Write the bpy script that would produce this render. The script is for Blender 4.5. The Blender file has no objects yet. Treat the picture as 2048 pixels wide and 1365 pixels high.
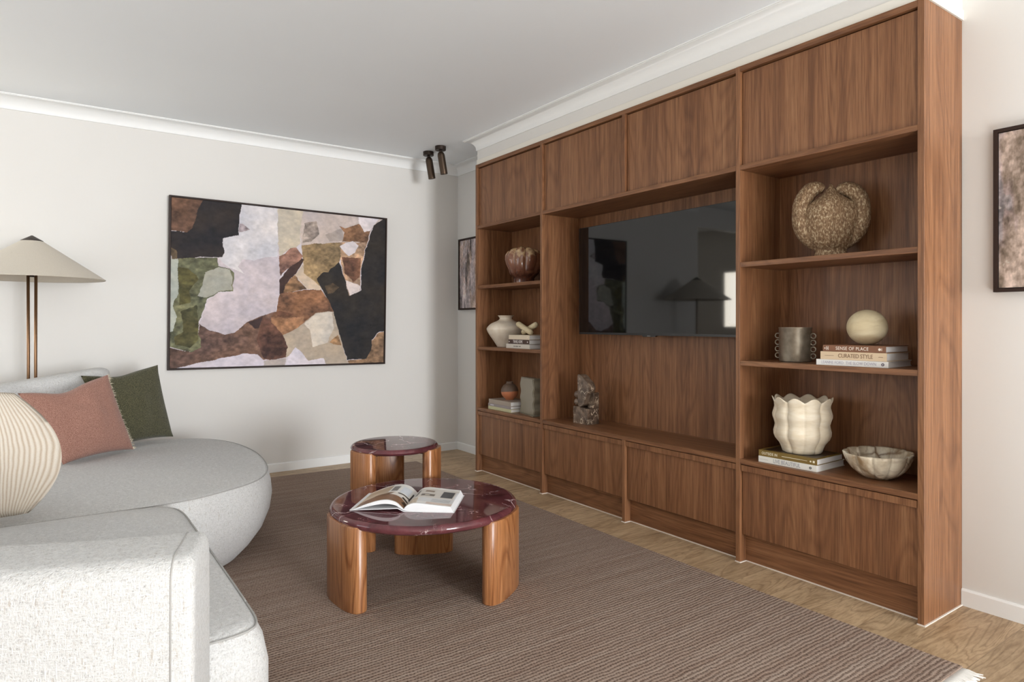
import bpy, bmesh, math, random
import numpy as np
from mathutils import Vector, Matrix
PI = math.pi
random.seed(7)
C = bpy.context.scene.collection
S = bpy.context.scene

# ------------------------------------------------------------------ camera, world, light, exposure
YAW = math.radians(35.112)
cam_d = bpy.data.cameras.new('camera'); cam = bpy.data.objects.new('camera', cam_d); C.objects.link(cam)
cam.location = (0, 0, 1.2)
cam.rotation_euler = (PI/2, 0, -YAW)
cam_d.sensor_width = 36.0; cam_d.sensor_fit = 'HORIZONTAL'
cam_d.lens = 36.0*1307.0/2048.0
cam_d.shift_y = -(682.5-648.0)/2048.0
cam_d.clip_start = 0.02
S.camera = cam
w = bpy.data.worlds.new('daylight'); S.world = w; w.use_nodes = True
bg = w.node_tree.nodes['Background']
bg.inputs[0].default_value = (0.80, 0.89, 1.0, 1); bg.inputs[1].default_value = 1.6

def area(name, loc, rot, sx, sy, power, col):
    l = bpy.data.lights.new(name, 'AREA'); l.shape = 'RECTANGLE'; l.size = sx; l.size_y = sy
    l.energy = power; l.color = col
    o = bpy.data.objects.new(name, l); o.location = loc; o.rotation_euler = rot; C.objects.link(o); return o
# daylight through the window openings behind the camera and on the left, and an added upward fill light behind the camera
area('daylight_rear_window', (2.0, -9.02, 1.35), (PI/2, 0, 0), 2.2, 2.3, 690, (0.925, 0.96, 1.0))
area('daylight_left_window', (-2.62, 3.55, 1.15), (PI/2, 0, -PI/2), 1.4, 1.9, 14, (0.90, 0.95, 1.0))
area('added_upward_fill', (1.2, -1.0, 0.04), (PI, 0, 0), 2.0, 1.2, 74, (0.88, 0.95, 1.0))  # added unseen light standing in for floor bounce, lifts the ceiling
area('daylight_alcove_window', (-2.62, 6.1, 1.58), (PI/2, 0, -PI/2), 0.85, 0.85, 30, (1.0, 0.93, 0.80))
S.view_settings.view_transform = 'Standard'; S.view_settings.look = 'None'
S.view_settings.gamma = 1.0; S.view_settings.exposure = 0.22
try: S.view_settings.use_curve_mapping = False
except Exception: pass

# ------------------------------------------------------------------ tagging helpers
def tag(o, label, cat, group=None):
    o['label'] = label; o['category'] = cat
    if group: o['group'] = group
    return o
def thing(name, label, cat, loc=(0, 0, 0), rotz=0, group=None):
    o = bpy.data.objects.new(name, None); C.objects.link(o)
    o.empty_display_size = 0.05
    o.location = loc; o.rotation_euler = (0, 0, rotz)
    return tag(o, label, cat, group)
def obj(name, bm, mat, parent=None, smooth=False, angle=None, world=False):
    me = bpy.data.meshes.new(name)
    if world and parent is not None:
        bmesh.ops.translate(bm, verts=bm.verts, vec=-Vector(parent.location))
    bm.normal_update()
    bm.to_mesh(me); bm.free()
    o = bpy.data.objects.new(name, me); C.objects.link(o)
    if parent is not None: o.parent = parent
    for m in (mat if isinstance(mat, (list, tuple)) else [mat]): me.materials.append(m)
    if smooth:
        me.polygons.foreach_set('use_smooth', [True]*len(me.polygons))
        if angle: me.set_sharp_from_angle(angle=math.radians(angle))
    return o
def struct(name, bm, mat, smooth=False):
    o = obj(name, bm, mat, None, smooth); o['kind'] = 'structure'; return o

# ------------------------------------------------------------------ mesh helpers
def bx(bm, x0, x1, y0, y1, z0, z1, bev=0.0, seg=2):
    vs = [bm.verts.new(p) for p in ((x0,y0,z0),(x1,y0,z0),(x1,y1,z0),(x0,y1,z0),(x0,y0,z1),(x1,y0,z1),(x1,y1,z1),(x0,y1,z1))]
    fs = [bm.faces.new([vs[i] for i in f]) for f in ((0,3,2,1),(4,5,6,7),(0,1,5,4),(1,2,6,5),(2,3,7,6),(3,0,4,7))]
    if bev > 0:
        es = list({e for f in fs for e in f.edges})
        bmesh.ops.bevel(bm, geom=es, offset=bev, segments=seg, affect='EDGES', profile=0.6)
    return bm
def box(x0, x1, y0, y1, z0, z1, bev=0.0, seg=2): return bx(bmesh.new(), x0, x1, y0, y1, z0, z1, bev, seg)
def rings(rs, cap0=True, cap1=True, closed=True, bm=None):
    """loft of rings (lists of points)"""
    bm = bm or bmesh.new()
    V = [[bm.verts.new(p) for p in r] for r in rs]
    n = len(V[0])
    for a, b in zip(V[:-1], V[1:]):
        for i in range(n if closed else n-1):
            j = (i+1) % n
            bm.faces.new((a[i], a[j], b[j], b[i]))
    if cap0: bm.faces.new(list(reversed(V[0])))
    if cap1: bm.faces.new(V[-1])
    return bm
def lathe(prof, n=48, f=None, cap0=True, cap1=True, cx=0, cy=0):
    rs = []
    for r, z in prof:
        ring = []
        for i in range(n):
            t = 2*PI*i/n
            rr, zz = (f(r, z, t) if f else (r, z))
            ring.append((cx+rr*math.cos(t), cy+rr*math.sin(t), zz))
        rs.append(ring)
    return rings(rs, cap0, cap1)
def tube(pts, rad, n=12, bm=None, flat=1.0):
    """tube along points with radius per point"""
    pts = [Vector(p) for p in pts]
    if not isinstance(rad, (list, tuple)): rad = [rad]*len(pts)
    up = Vector((0, 0, 1)); rs = []; prev = None
    for i, p in enumerate(pts):
        d = (pts[min(i+1, len(pts)-1)] - pts[max(i-1, 0)]).normalized()
        if prev is None:
            a = d.cross(up)
            if a.length < 1e-3: a = d.cross(Vector((1, 0, 0)))
        else: a = prev - d*prev.dot(d)
        a.normalize(); b = d.cross(a); prev = a
        rs.append([tuple(p + a*math.cos(2*PI*k/n)*rad[i]*flat + b*math.sin(2*PI*k/n)*rad[i]) for k in range(n)])
    return rings(rs, bm=bm)
def capsule(p0, p1, r, n=16, bm=None):
    p0 = Vector(p0); p1 = Vector(p1); d = (p1-p0).normalized()
    ts = [(-math.cos(a)*r, math.sin(a)*r) for a in [PI/2*k/6 for k in range(7)]]
    pts = [p0 + d*t for t, _ in ts] + [p1 - d*t for t, _ in reversed(ts)]
    rr = [max(q, 1e-4) for _, q in ts] + [max(q, 1e-4) for _, q in reversed(ts)]
    return tube(pts, rr, n, bm)
def torus(c, R, r, ax, up, n=20, m=8, bm=None):
    bm = bm or bmesh.new(); ax = Vector(ax).normalized(); up = Vector(up).normalized(); c = Vector(c)
    nn = ax.cross(up); V = []
    for i in range(n):
        a = 2*PI*i/n; d = ax*math.cos(a)+up*math.sin(a)
        V.append([bm.verts.new(c+d*(R+r*math.cos(2*PI*k/m))+nn*r*math.sin(2*PI*k/m)) for k in range(m)])
    for i in range(n):
        for k in range(m):
            bm.faces.new((V[i][k], V[(i+1)%n][k], V[(i+1)%n][(k+1)%m], V[i][(k+1)%m]))
    return bm
def prism(poly, x0, x1, axis='X', bm=None):
    """extrude 2D poly; axis X: poly=(y,z); axis Z: poly=(x,y)"""
    bm = bm or bmesh.new()
    mk = (lambda a, b, t: (t, a, b)) if axis == 'X' else ((lambda a, b, t: (a, t, b)) if axis == 'Y' else (lambda a, b, t: (a, b, t)))
    A = [bm.verts.new(mk(a, b, x0)) for a, b in poly]; B = [bm.verts.new(mk(a, b, x1)) for a, b in poly]
    n = len(poly)
    for i in range(n):
        j = (i+1) % n; bm.faces.new((A[i], A[j], B[j], B[i]))
    bm.faces.new(list(reversed(A))); bm.faces.new(B)
    bmesh.ops.recalc_face_normals(bm, faces=bm.faces)
    return bm
def spline(pts, per=8, closed=True):
    """Catmull-Rom"""
    out = []; n = len(pts); P = [Vector(p) for p in pts]
    for i in range(n if closed else n-1):
        g = (lambda k: P[k % n]) if closed else (lambda k: P[max(0, min(n-1, k))])
        a, b, c, d = g(i-1), g(i), g(i+1), g(i+2)
        for k in range(per):
            t = k/per
            out.append(0.5*((2*b)+(-a+c)*t+(2*a-5*b+4*c-d)*t*t+(-a+3*b-3*c+d)*t**3))
    if not closed: out.append(P[-1])
    return out
def resample(poly, n):
    P = [Vector(p) for p in poly]; P.append(P[0]); L = [0]
    for a, b in zip(P[:-1], P[1:]): L.append(L[-1]+(b-a).length)
    out = []; k = 0
    for i in range(n):
        s = L[-1]*i/n
        while L[k+1] < s: k += 1
        t = (s-L[k])/max(1e-9, L[k+1]-L[k]); out.append(P[k].lerp(P[k+1], t))
    return out
def resample_open(P, n):
    L = [0]
    for a, b in zip(P[:-1], P[1:]): L.append(L[-1]+(b-a).length)
    out = []; k = 0
    for i in range(n):
        s = L[-1]*i/(n-1)
        while k < len(L)-2 and L[k+1] < s: k += 1
        out.append(P[k].lerp(P[k+1], (s-L[k])/max(1e-9, L[k+1]-L[k])))
    return out
def offset(poly, d):
    n = len(poly); out = []
    for i in range(n):
        t = (poly[(i+1)%n]-poly[i-1]).normalized()
        out.append(poly[i]+Vector((t.y, -t.x))*d)     # outward for CCW
    return out

# ------------------------------------------------------------------ material helpers
def lin(c):
    r = []
    for v in c:
        v = v/255.0
        r.append(v/12.92 if v <= 0.04045 else ((v+0.055)/1.055)**2.4)
    return (*r, 1)
class M:
    def __init__(s, name):
        s.m = bpy.data.materials.new(name); s.m.use_nodes = True; s.t = s.m.node_tree; s.n = s.t.nodes; s.l = s.t.links
        s.b = s.n['Principled BSDF']
    def node(s, typ, **kw):
        n = s.n.new(typ)
        for k, v in kw.items():
            if hasattr(n, k) and k not in ('Scale',): setattr(n, k, v)
        return n
    def link(s, a, b): s.l.new(a, b)
    def set(s, **kw):
        for k, v in kw.items(): s.b.inputs[k.replace('_', ' ')].default_value = v
        return s
    def coord(s, scale=(1, 1, 1), rot=(0, 0, 0), rand=True, kind='Object'):
        tc = s.node('ShaderNodeTexCoord'); mp = s.node('ShaderNodeMapping')
        src = tc.outputs[kind]
        if rand:
            oi = s.node('ShaderNodeObjectInfo'); mu = s.node('ShaderNodeVectorMath'); mu.operation = 'SCALE'
            cb = s.node('ShaderNodeCombineXYZ'); s.link(oi.outputs['Random'], cb.inputs[0]); s.link(oi.outputs['Random'], cb.inputs[1]); s.link(oi.outputs['Random'], cb.inputs[2])
            mu.inputs['Scale'].default_value = 13.7; s.link(cb.outputs[0], mu.inputs[0])
            ad = s.node('ShaderNodeVectorMath'); ad.operation = 'ADD'; s.link(src, ad.inputs[0]); s.link(mu.outputs[0], ad.inputs[1]); src = ad.outputs[0]
        s.link(src, mp.inputs[0]); mp.inputs['Scale'].default_value = scale; mp.inputs['Rotation'].default_value = rot
        return mp.outputs[0]
    def noise(s, vec, scale, detail=4, rough=0.5, dist=0.0):
        n = s.node('ShaderNodeTexNoise'); s.link(vec, n.inputs['Vector']); n.inputs['Scale'].default_value = scale
        n.inputs['Detail'].default_value = detail; n.inputs['Roughness'].default_value = rough; n.inputs['Distortion'].default_value = dist
        return n.outputs['Fac']
    def ramp(s, fac, stops):
        r = s.node('ShaderNodeValToRGB'); e = r.color_ramp.elements
        while len(e) < len(stops): e.new(0.5)
        for k, (p, c) in enumerate(stops):
            e[k].position = p; e[k].color = c if len(c) == 4 else lin(c)
        s.link(fac, r.inputs[0]); return r.outputs[0]
    def mix(s, fac, a, b, mode='MIX'):
        m = s.node('ShaderNodeMix'); m.data_type = 'RGBA'; m.blend_type = mode
        for v, i in ((fac, 0), (a, 6), (b, 7)):
            if hasattr(v, 'is_output'): s.link(v, m.inputs[i])
            elif i == 0: m.inputs[0].default_value = v
            else: m.inputs[i].default_value = v if len(v) == 4 else lin(v)
        return m.outputs[2]
    def math(s, op, a, b=0.0):
        m = s.node('ShaderNodeMath'); m.operation = op
        for v, i in ((a, 0), (b, 1)):
            if hasattr(v, 'is_output'): s.link(v, m.inputs[i])
            else: m.inputs[i].default_value = v
        return m.outputs[0]
    def wave(s, vec, scale, dist=0, detail=0, dscale=1, dirn='X', prof='SIN'):
        n = s.node('ShaderNodeTexWave'); s.link(vec, n.inputs['Vector']); n.inputs['Scale'].default_value = scale
        n.inputs['Distortion'].default_value = dist; n.inputs['Detail'].default_value = detail; n.inputs['Detail Scale'].default_value = dscale
        n.bands_direction = dirn; n.wave_profile = prof; return n.outputs['Fac']
    def color(s, c):
        if hasattr(c, 'is_output'): s.link(c, s.b.inputs['Base Color'])
        else: s.b.inputs['Base Color'].default_value = c if len(c) == 4 else lin(c)
        return s
    def bump(s, h, strength=0.2, dist=0.002):
        b = s.node('ShaderNodeBump'); b.inputs['Strength'].default_value = strength; b.inputs['Distance'].default_value = dist
        s.link(h, b.inputs['Height']); s.link(b.outputs[0], s.b.inputs['Normal']); return s

def plain(name, c, rough=0.5, metal=0.0, spec=0.5, coat=0.0):
    m = M(name).color(c).set(Roughness=rough, Metallic=metal, Specular_IOR_Level=spec, Coat_Weight=coat)
    return m.m
def paint(name, c, rough=0.6):
    m = M(name); v = m.coord((1, 1, 1), rand=False, kind='Object')
    m.color(m.mix(m.noise(v, 1.5, 3), tuple(int(x*0.985) for x in c), c)); m.set(Roughness=rough, Specular_IOR_Level=0.3)
    m.bump(m.noise(v, 350, 2), 0.04, 0.0006); return m.m
def wood(name, dark, mid, light, axis='Z', rough=0.42, spec=0.35, k=1.0, coat=0.0, fk=2.6, fc=(214, 208, 205)):
    m = M(name)
    hi = 1.0; an = 0.022
    sc = {'Z': (hi, hi, an), 'Y': (hi, an, hi), 'X': (an, hi, hi)}[axis]
    v = m.coord(sc)
    big = m.noise(v, 9*k, 3, 0.55, 0.5)
    med = m.noise(v, 42*k, 4, 0.6, 0.35)
    fine = m.noise(v, 260*k, 3, 0.6)
    # cathedral figure: rings of a strongly warped low-frequency field
    ws = {'Z': (1, 1, 0.12), 'Y': (1, 0.12, 1), 'X': (0.12, 1, 1)}[axis]
    v2 = m.coord(ws)
    fig = m.noise(v2, fk*k, 2, 0.45, 0.3)
    rg = m.math('PINGPONG', m.math('MULTIPLY', fig, 26.0), 0.5)
    c1 = m.ramp(big, [(0.30, dark), (0.52, mid), (0.72, light)])
    c2 = m.ramp(med, [(0.32, dark), (0.5, mid), (0.68, light)])
    c = m.mix(0.5, c1, c2)
    g = m.ramp(rg, [(0.0, fc), (0.22, (255, 255, 255)), (0.5, (238, 236, 234))])
    c = m.mix(0.75, c, g, 'MULTIPLY')
    f = m.ramp(fine, [(0.36, (196, 188, 184)), (0.54, (255, 255, 255))])
    c = m.mix(0.75, c, f, 'MULTIPLY')
    m.color(c).set(Roughness=rough, Specular_IOR_Level=spec, Coat_Weight=coat, Coat_Roughness=0.25)
    m.bump(fine, 0.12, 0.0004); return m.m
def fabric(name, c1, c2, scale=420, rough=0.95, fleck=None, bumpd=0.0012, bs=0.5, fine=True):
    m = M(name); v = m.coord((1, 1, 1))
    n1 = m.noise(v, scale, 2, 0.7); n2 = m.noise(v, scale*0.28, 3, 0.7); n0 = m.noise(v, 6, 2)
    c = m.ramp(n1, [(0.36, c1), (0.6, c2)])
    if fleck: c = m.mix(m.ramp(n2, [(0.60, (0, 0, 0)), (0.70, (150, 150, 150))]), c, fleck)
    c = m.mix(m.math('MULTIPLY', n0, 0.12), c, c1)
    m.color(c).set(Roughness=rough, Specular_IOR_Level=0.15, Sheen_Weight=0.15, Sheen_Roughness=0.6)
    m.bump(m.math('ADD', n1, m.math('MULTIPLY', n2, 0.6)), bs, bumpd); return m.m
def boucle(name):
    """slubbed pale weave with brown flecks"""
    m = M(name); v = m.coord((1, 1, 0.22)); v2 = m.coord((0.22, 0.22, 1)); v0 = m.coord((1, 1, 1))
    a = m.noise(v, 330, 2, 0.6); b = m.noise(v2, 330, 2, 0.6); g = m.noise(v0, 260, 2, 0.7)
    h = m.math('ADD', m.math('MULTIPLY', m.math('MAXIMUM', a, b), 0.9), m.math('MULTIPLY', g, 0.5))
    c = m.ramp(h, [(0.46, (150, 148, 144)), (0.64, (194, 193, 191)), (0.9, (214, 213, 211))])
    fl = m.ramp(m.noise(v, 150, 3, 0.75), [(0.60, (0, 0, 0)), (0.68, (190, 190, 190))])
    c = m.mix(fl, c, (160, 148, 132))
    m.color(c).set(Roughness=0.95, Specular_IOR_Level=0.12, Sheen_Weight=0.1, Sheen_Roughness=0.6)
    m.bump(h, 1.0, 0.0030); return m.m
def marble(name, base, mid, vein, veinw=0.02, scale=5.0, rough=0.06, cover=0.5):
    m = M(name); v = m.coord((1, 1, 1))
    n = m.noise(v, scale*1.2, 5, 0.6, 0.8)
    c = m.ramp(n, [(0.35, base), (0.65, mid)])
    # two families of warped veins
    for sc, wd, th in ((scale, veinw, cover), (scale*2.3, veinw*1.0, cover+0.10)):
        wn = m.node('ShaderNodeTexNoise'); m.link(v, wn.inputs['Vector']); wn.inputs['Scale'].default_value = sc*0.9; wn.inputs['Detail'].default_value = 5
        mx = m.node('ShaderNodeVectorMath'); mx.operation = 'MULTIPLY_ADD'; m.link(wn.outputs['Color'], mx.inputs[0]); mx.inputs[1].default_value = (0.24, 0.24, 0.24); m.link(v, mx.inputs[2])
        vo = m.node('ShaderNodeTexVoronoi'); vo.feature = 'DISTANCE_TO_EDGE'; vo.inputs['Scale'].default_value = sc; m.link(mx.outputs[0], vo.inputs['Vector'])
        line = m.ramp(vo.outputs['Distance'], [(0.0, (255, 255, 255)), (wd, (0, 0, 0))])
        msk = m.ramp(m.noise(v, sc*0.7, 3), [(th, (0, 0, 0)), (th+0.12, (255, 255, 255))])
        k = m.mix(1.0, line, msk, 'MULTIPLY')
        c = m.mix(k, c, vein)
    m.color(c).set(Roughness=rough, Specular_IOR_Level=0.5); return m.m
def vcol(name, rough=0.6, spec=0.3, grain=None, bs=0.0):
    m = M(name); a = m.node('ShaderNodeVertexColor'); a.layer_name = 'Col'; c = a.outputs[0]
    if grain:
        v = m.coord((1, 1, 1)); n = m.noise(v, grain, 5, 0.65)
        c = m.mix(0.55, c, m.ramp(n, [(0.3, (200, 196, 192)), (0.62, (255, 255, 255))]), 'MULTIPLY')
    m.color(c).set(Roughness=rough, Specular_IOR_Level=spec); return m.m

# value noise for painted pictures (numpy)
def vnoise(u, v, f, seed):
    rs = np.random.RandomState(seed); T = rs.rand(64, 64)
    x = u*f; y = v*f; xi = np.floor(x).astype(int); yi = np.floor(y).astype(int); fx = x-xi; fy = y-yi
    fx = fx*fx*(3-2*fx); fy = fy*fy*(3-2*fy)
    g = lambda a, b: T[a % 64, b % 64]
    return (g(xi, yi)*(1-fx)*(1-fy)+g(xi+1, yi)*fx*(1-fy)+g(xi, yi+1)*(1-fx)*fy+g(xi+1, yi+1)*fx*fy)
def fbm(u, v, f, seed, o=4):
    s = 0; a = 1; t = 0
    for i in range(o): s = s + a*vnoise(u, v, f*2**i, seed+i); t += a; a *= 0.55
    return s/t
def inpoly(u, v, P):
    ins = np.zeros(u.shape, bool); n = len(P)
    for i in range(n):
        x1, y1 = P[i]; x2, y2 = P[(i+1) % n]
        if y1 == y2: continue
        c = ((y1 > v) != (y2 > v)) & (u < (x2-x1)*(v-y1)/(y2-y1)+x1); ins ^= c
    return ins
def grid_mesh(name, nu, nv, fn, cols, mat, parent, smooth=True):
    """fn(U,V)->points array; cols (nv+1,nu+1,3) sRGB 0..255"""
    U, V = np.meshgrid(np.linspace(0, 1, nu+1), np.linspace(0, 1, nv+1))
    P = fn(U, V).reshape(-1, 3)
    idx = np.arange((nu+1)*(nv+1)).reshape(nv+1, nu+1)
    F = np.stack([idx[:-1, :-1], idx[:-1, 1:], idx[1:, 1:], idx[1:, :-1]], -1).reshape(-1, 4)
    me = bpy.data.meshes.new(name); me.from_pydata(P.tolist(), [], F.tolist())
    c = cols.reshape(-1, 3)/255.0
    c = np.where(c <= 0.04045, c/12.92, ((c+0.055)/1.055)**2.4)
    a = me.color_attributes.new('Col', 'FLOAT_COLOR', 'POINT')
    a.data.foreach_set('color', np.concatenate([c, np.ones((len(c), 1))], 1).astype(np.float32).ravel())
    me.materials.append(mat)
    if smooth: me.polygons.foreach_set('use_smooth', [True]*len(me.polygons))
    o = bpy.data.objects.new(name, me); C.objects.link(o); o.parent = parent; return o
FONT = None
def text_bm(txt, size, depth=0.0004, sx=1.0, space=1.0):
    """flat lettering as a bmesh in local XY, centred"""
    cu = bpy.data.curves.new('lettering', 'FONT'); cu.body = txt; cu.size = size; cu.extrude = depth; cu.align_x = 'CENTER'; cu.align_y = 'CENTER'
    cu.space_character = space
    o = bpy.data.objects.new('lettering', cu); C.objects.link(o)
    dg = bpy.context.evaluated_depsgraph_get(); me = bpy.data.meshes.new_from_object(o.evaluated_get(dg))
    bm = bmesh.new(); bm.from_mesh(me); bpy.data.objects.remove(o); bpy.data.meshes.remove(me); bpy.data.curves.remove(cu)
    bmesh.ops.scale(bm, vec=(sx, 1, 1), verts=bm.verts); return bm
def text_spine(bm_text, y, z, x):
    """letters facing -X, reading left to right = decreasing Y"""
    for v in bm_text.verts: v.co = Vector((x - v.co.z, y - v.co.x, z + v.co.y))
    return bm_text

# ------------------------------------------------------------------ materials
m_wall = paint('wall_paint', (226, 223, 218))
m_ceil = paint('ceiling_paint', (245, 248, 250))
m_trim = paint('trim_paint', (242, 242, 240), 0.45)
m_caulk = plain('caulk_white', (232, 222, 212), 0.5)
m_walnut = wood('walnut_vertical', (108, 71, 47), (142, 98, 66), (164, 119, 84), 'Z')
m_walnut_h = wood('walnut_horizontal', (106, 70, 46), (138, 95, 64), (158, 114, 80), 'Y')
m_oak = wood('table_oak', (142, 92, 54), (176, 119, 74), (198, 142, 96), 'Z', 0.34, 0.5, 1.3, 0.25, 3.4, (186, 160, 138))
m_dark = plain('dark_bronze', (54, 43, 36), 0.45, 0.6)
m_black = plain('black_metal', (22, 20, 20), 0.45)
m_brass = plain('aged_brass', (128, 98, 72), 0.38, 0.85)
m_frame = plain('dark_walnut_frame', (46, 30, 23), 0.55, 0, 0.3)
m_canvas_edge = plain('canvas_edge', (70, 62, 56), 0.8)
m_marble = marble('burgundy_marble', (70, 36, 40), (112, 62, 66), (226, 204, 204), 0.022, 5.5, 0.05, 0.47)
m_sofa = boucle('sofa_boucle')
m_piping = plain('sofa_seam', (166, 164, 160), 0.95)
m_terra = fabric('terracotta_linen', (128, 86, 74), (180, 138, 122), 330, fleck=(120, 88, 78), bumpd=0.001)
m_green = fabric('olive_boucle', (46, 46, 32), (100, 97, 72), 230, bumpd=0.002, bs=0.8)
m_fringe = plain('cream_thread', (224, 212, 190), 0.95)
m_white_fringe = plain('white_thread', (236, 232, 226), 0.95)
m_shade = fabric('linen_shade', (198, 188, 172), (212, 203, 188), 500, bumpd=0.0003, bs=0.2)
m_page = plain('book_pages', (232, 230, 228), 0.85)

def floor_mat():
    m = M('oak_laminate'); v = m.coord((1, 1, 1), rand=False)
    br = m.node('ShaderNodeTexBrick'); m.link(v, br.inputs['Vector']); br.offset = 0.37; br.inputs['Scale'].default_value = 1.0
    br.inputs['Brick Width'].default_value = 1.9; br.inputs['Row Height'].default_value = 0.19; br.inputs['Mortar Size'].default_value = 0.0012
    br.inputs['Color1'].default_value = (0.2, 0.2, 0.2, 1); br.inputs['Color2'].default_value = (0.9, 0.9, 0.9, 1); br.inputs['Mortar'].default_value = (0.5, 0.5, 0.5, 1)
    br.inputs['Mortar Smooth'].default_value = 0.1
    ofs = m.node('ShaderNodeVectorMath'); ofs.operation = 'MULTIPLY_ADD'; m.link(br.outputs['Color'], ofs.inputs[0]); ofs.inputs[1].default_value = (7, 3, 11); m.link(v, ofs.inputs[2])
    mp = m.node('ShaderNodeMapping'); m.link(ofs.outputs[0], mp.inputs[0]); mp.inputs['Scale'].default_value = (0.16, 1, 1)
    g = m.noise(mp.outputs[0], 5.5, 3, 0.5, 1.0)
    rg = m.math('PINGPONG', m.math('MULTIPLY', g, 16.0), 0.5)
    st = m.noise(mp.outputs[0], 26, 4, 0.6, 0.8)
    fn = m.noise(mp.outputs[0], 140, 3, 0.6)
    c = m.ramp(g, [(0.30, (156, 128, 96)), (0.5, (188, 160, 126)), (0.7, (206, 180, 146))])
    c = m.mix(0.45, c, m.ramp(st, [(0.3, (136, 110, 80)), (0.6, (204, 178, 144))]))
    c = m.mix(0.55, c, m.ramp(rg, [(0.0, (184, 170, 156)), (0.22, (255, 255, 255))]), 'MULTIPLY')
    c = m.mix(0.5, c, m.ramp(fn, [(0.35, (205, 198, 190)), (0.55, (255, 255, 255))]), 'MULTIPLY')
    c = m.mix(0.12, c, br.outputs['Color'], 'OVERLAY')
    c = m.mix(m.math('MULTIPLY', br.outputs['Fac'], 0.6), c, (84, 62, 44))
    m.color(c).set(Roughness=0.42, Specular_IOR_Level=0.4); m.bump(st, 0.08, 0.0008); return m.m
m_floor = floor_mat()

def rug_mat():
    m = M('rug_wool'); v = m.coord((1, 1, 1), rand=False)
    # ribs run along X, warped a little
    wn = m.noise(v, 9, 3); sep = m.node('ShaderNodeSeparateXYZ'); m.link(v, sep.inputs[0])
    y = m.math('ADD', sep.outputs[1], m.math('MULTIPLY', wn, 0.022)); y = m.math('ADD', y, m.math('MULTIPLY', m.noise(v, 55, 2), 0.010))
    rib = m.math('SINE', m.math('MULTIPLY', y, 2*PI/0.0165)); rib = m.math('ADD', m.math('MULTIPLY', rib, 0.5), 0.5)
    row = m.math('FLOOR', m.math('MULTIPLY', y, 1/0.0165))
    x = m.math('ADD', m.math('ADD', sep.outputs[0], m.math('MULTIPLY', m.noise(v, 38, 2), 0.022)), m.math('MULTIPLY', row, 0.0057))
    kn = m.math('SINE', m.math('MULTIPLY', x, 2*PI/0.0125)); kn = m.math('ADD', m.math('MULTIPLY', kn, 0.5), 0.5)
    n1 = m.noise(v, 230, 3, 0.7)
    mp = m.node('ShaderNodeMapping'); m.link(v, mp.inputs[0]); mp.inputs['Scale'].default_value = (0.6, 14, 1)
    band = m.noise(mp.outputs[0], 2.2, 4, 0.6)
    h = m.math('ADD', m.math('MULTIPLY', rib, 0.5), m.math('ADD', m.math('MULTIPLY', kn, 0.22), m.math('MULTIPLY', n1, 0.85)))
    c = m.ramp(h, [(0.34, (92, 76, 67)), (0.66, (148, 129, 116)), (1.0, (182, 164, 150))])
    c = m.mix(0.8, c, m.ramp(band, [(0.3, (214, 200, 194)), (0.7, (255, 255, 255))]), 'MULTIPLY')
    m.color(c).set(Roughness=0.95, Specular_IOR_Level=0.1); m.bump(h, 0.8, 0.004); return m.m
m_rug = rug_mat()

# ------------------------------------------------------------------ the room
XL, XR, YB, YF, ZC = -2.6, 3.18, -9.0, 5.426, 2.70
YA = 7.4; XA = -0.61; T = 0.1
struct('floor', box(XL-T, XR+T, YB-T, YA+T, -0.08, 0.0), m_floor)
struct('ceiling', box(XL-T, XR+T, YB-T, YA+T, ZC, ZC+0.1), m_ceil)
struct('wall_right', box(XR, XR+T, YB-T, YF+T, 0, ZC), m_wall)
struct('wall_back', box(XA, XR, YF, YF+T, 0, ZC), m_wall)
bm = box(XL, XA, YF, YF+T, 2.43, ZC); bx(bm, XA, XA+T, YF+T, YA, 0, ZC); bx(bm, XL, XA+T, YA, YA+T, 0, ZC)
struct('wall_alcove', bm, m_wall)
def wall_open(name, fixed, a0, a1, o0, o1, z0, z1, side):
    bm = bmesh.new()
    def q(p0, p1, zz0, zz1):
        if side == 'X': bx(bm, fixed-T, fixed, p0, p1, zz0, zz1)
        else: bx(bm, p0, p1, fixed-T, fixed, zz0, zz1)
    for i, (p0, p1) in enumerate(zip(o0, o1)):
        q(p0, p1, 0, z0[i]); q(p0, p1, z1[i], ZC)
    e = [a0] + [k for pr in zip(o0, o1) for k in pr] + [a1]
    for k in range(0, len(e), 2): q(e[k], e[k+1], 0, ZC)
    return struct(name, bm, m_wall)
wall_open('wall_rear', YB, XL, XR, [0.8], [3.12], [0.1], [2.5], 'Y')
wall_open('wall_left', XL, YB, YA, [2.8, 5.65], [4.3, 6.52], [0.1, 1.15], [2.2, 2.02], 'X')
m_glass = M('window_glass').color((255, 255, 255)).set(Roughness=0.0, Transmission_Weight=1.0, IOR=1.0, Specular_IOR_Level=0.3).m
def window(n, side, fixed, p0, p1, z0, z1, mull):
    bm = bmesh.new(); d0, d1 = fixed-0.09, fixed-0.04; f = 0.05
    def q(a, b, c, d):
        if side == 'Y': bx(bm, a, b, d0, d1, c, d)
        else: bx(bm, d0, d1, a, b, c, d)
    q(p0, p1, z0, z0+f); q(p0, p1, z1-f, z1); q(p0, p0+f, z0+f, z1-f); q(p1-f, p1, z0+f, z1-f)
    for k in range(1, mull): x = p0+(p1-p0)*k/mull; q(x-f/2, x+f/2, z0+f, z1-f)
    o = struct('window_%d' % n, bm, m_trim)
    g = bmesh.new()
    if side == 'Y': bx(g, p0+f, p1-f, d0+0.02, d0+0.026, z0+f, z1-f)
    else: bx(g, d0+0.02, d0+0.026, p0+f, p1-f, z0+f, z1-f)
    obj('pane', g, m_glass, o)
window(1, 'Y', YB, 0.8, 3.12, 0.1, 2.5, 2)
window(2, 'X', XL, 2.8, 4.3, 0.1, 2.2, 2)
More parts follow.
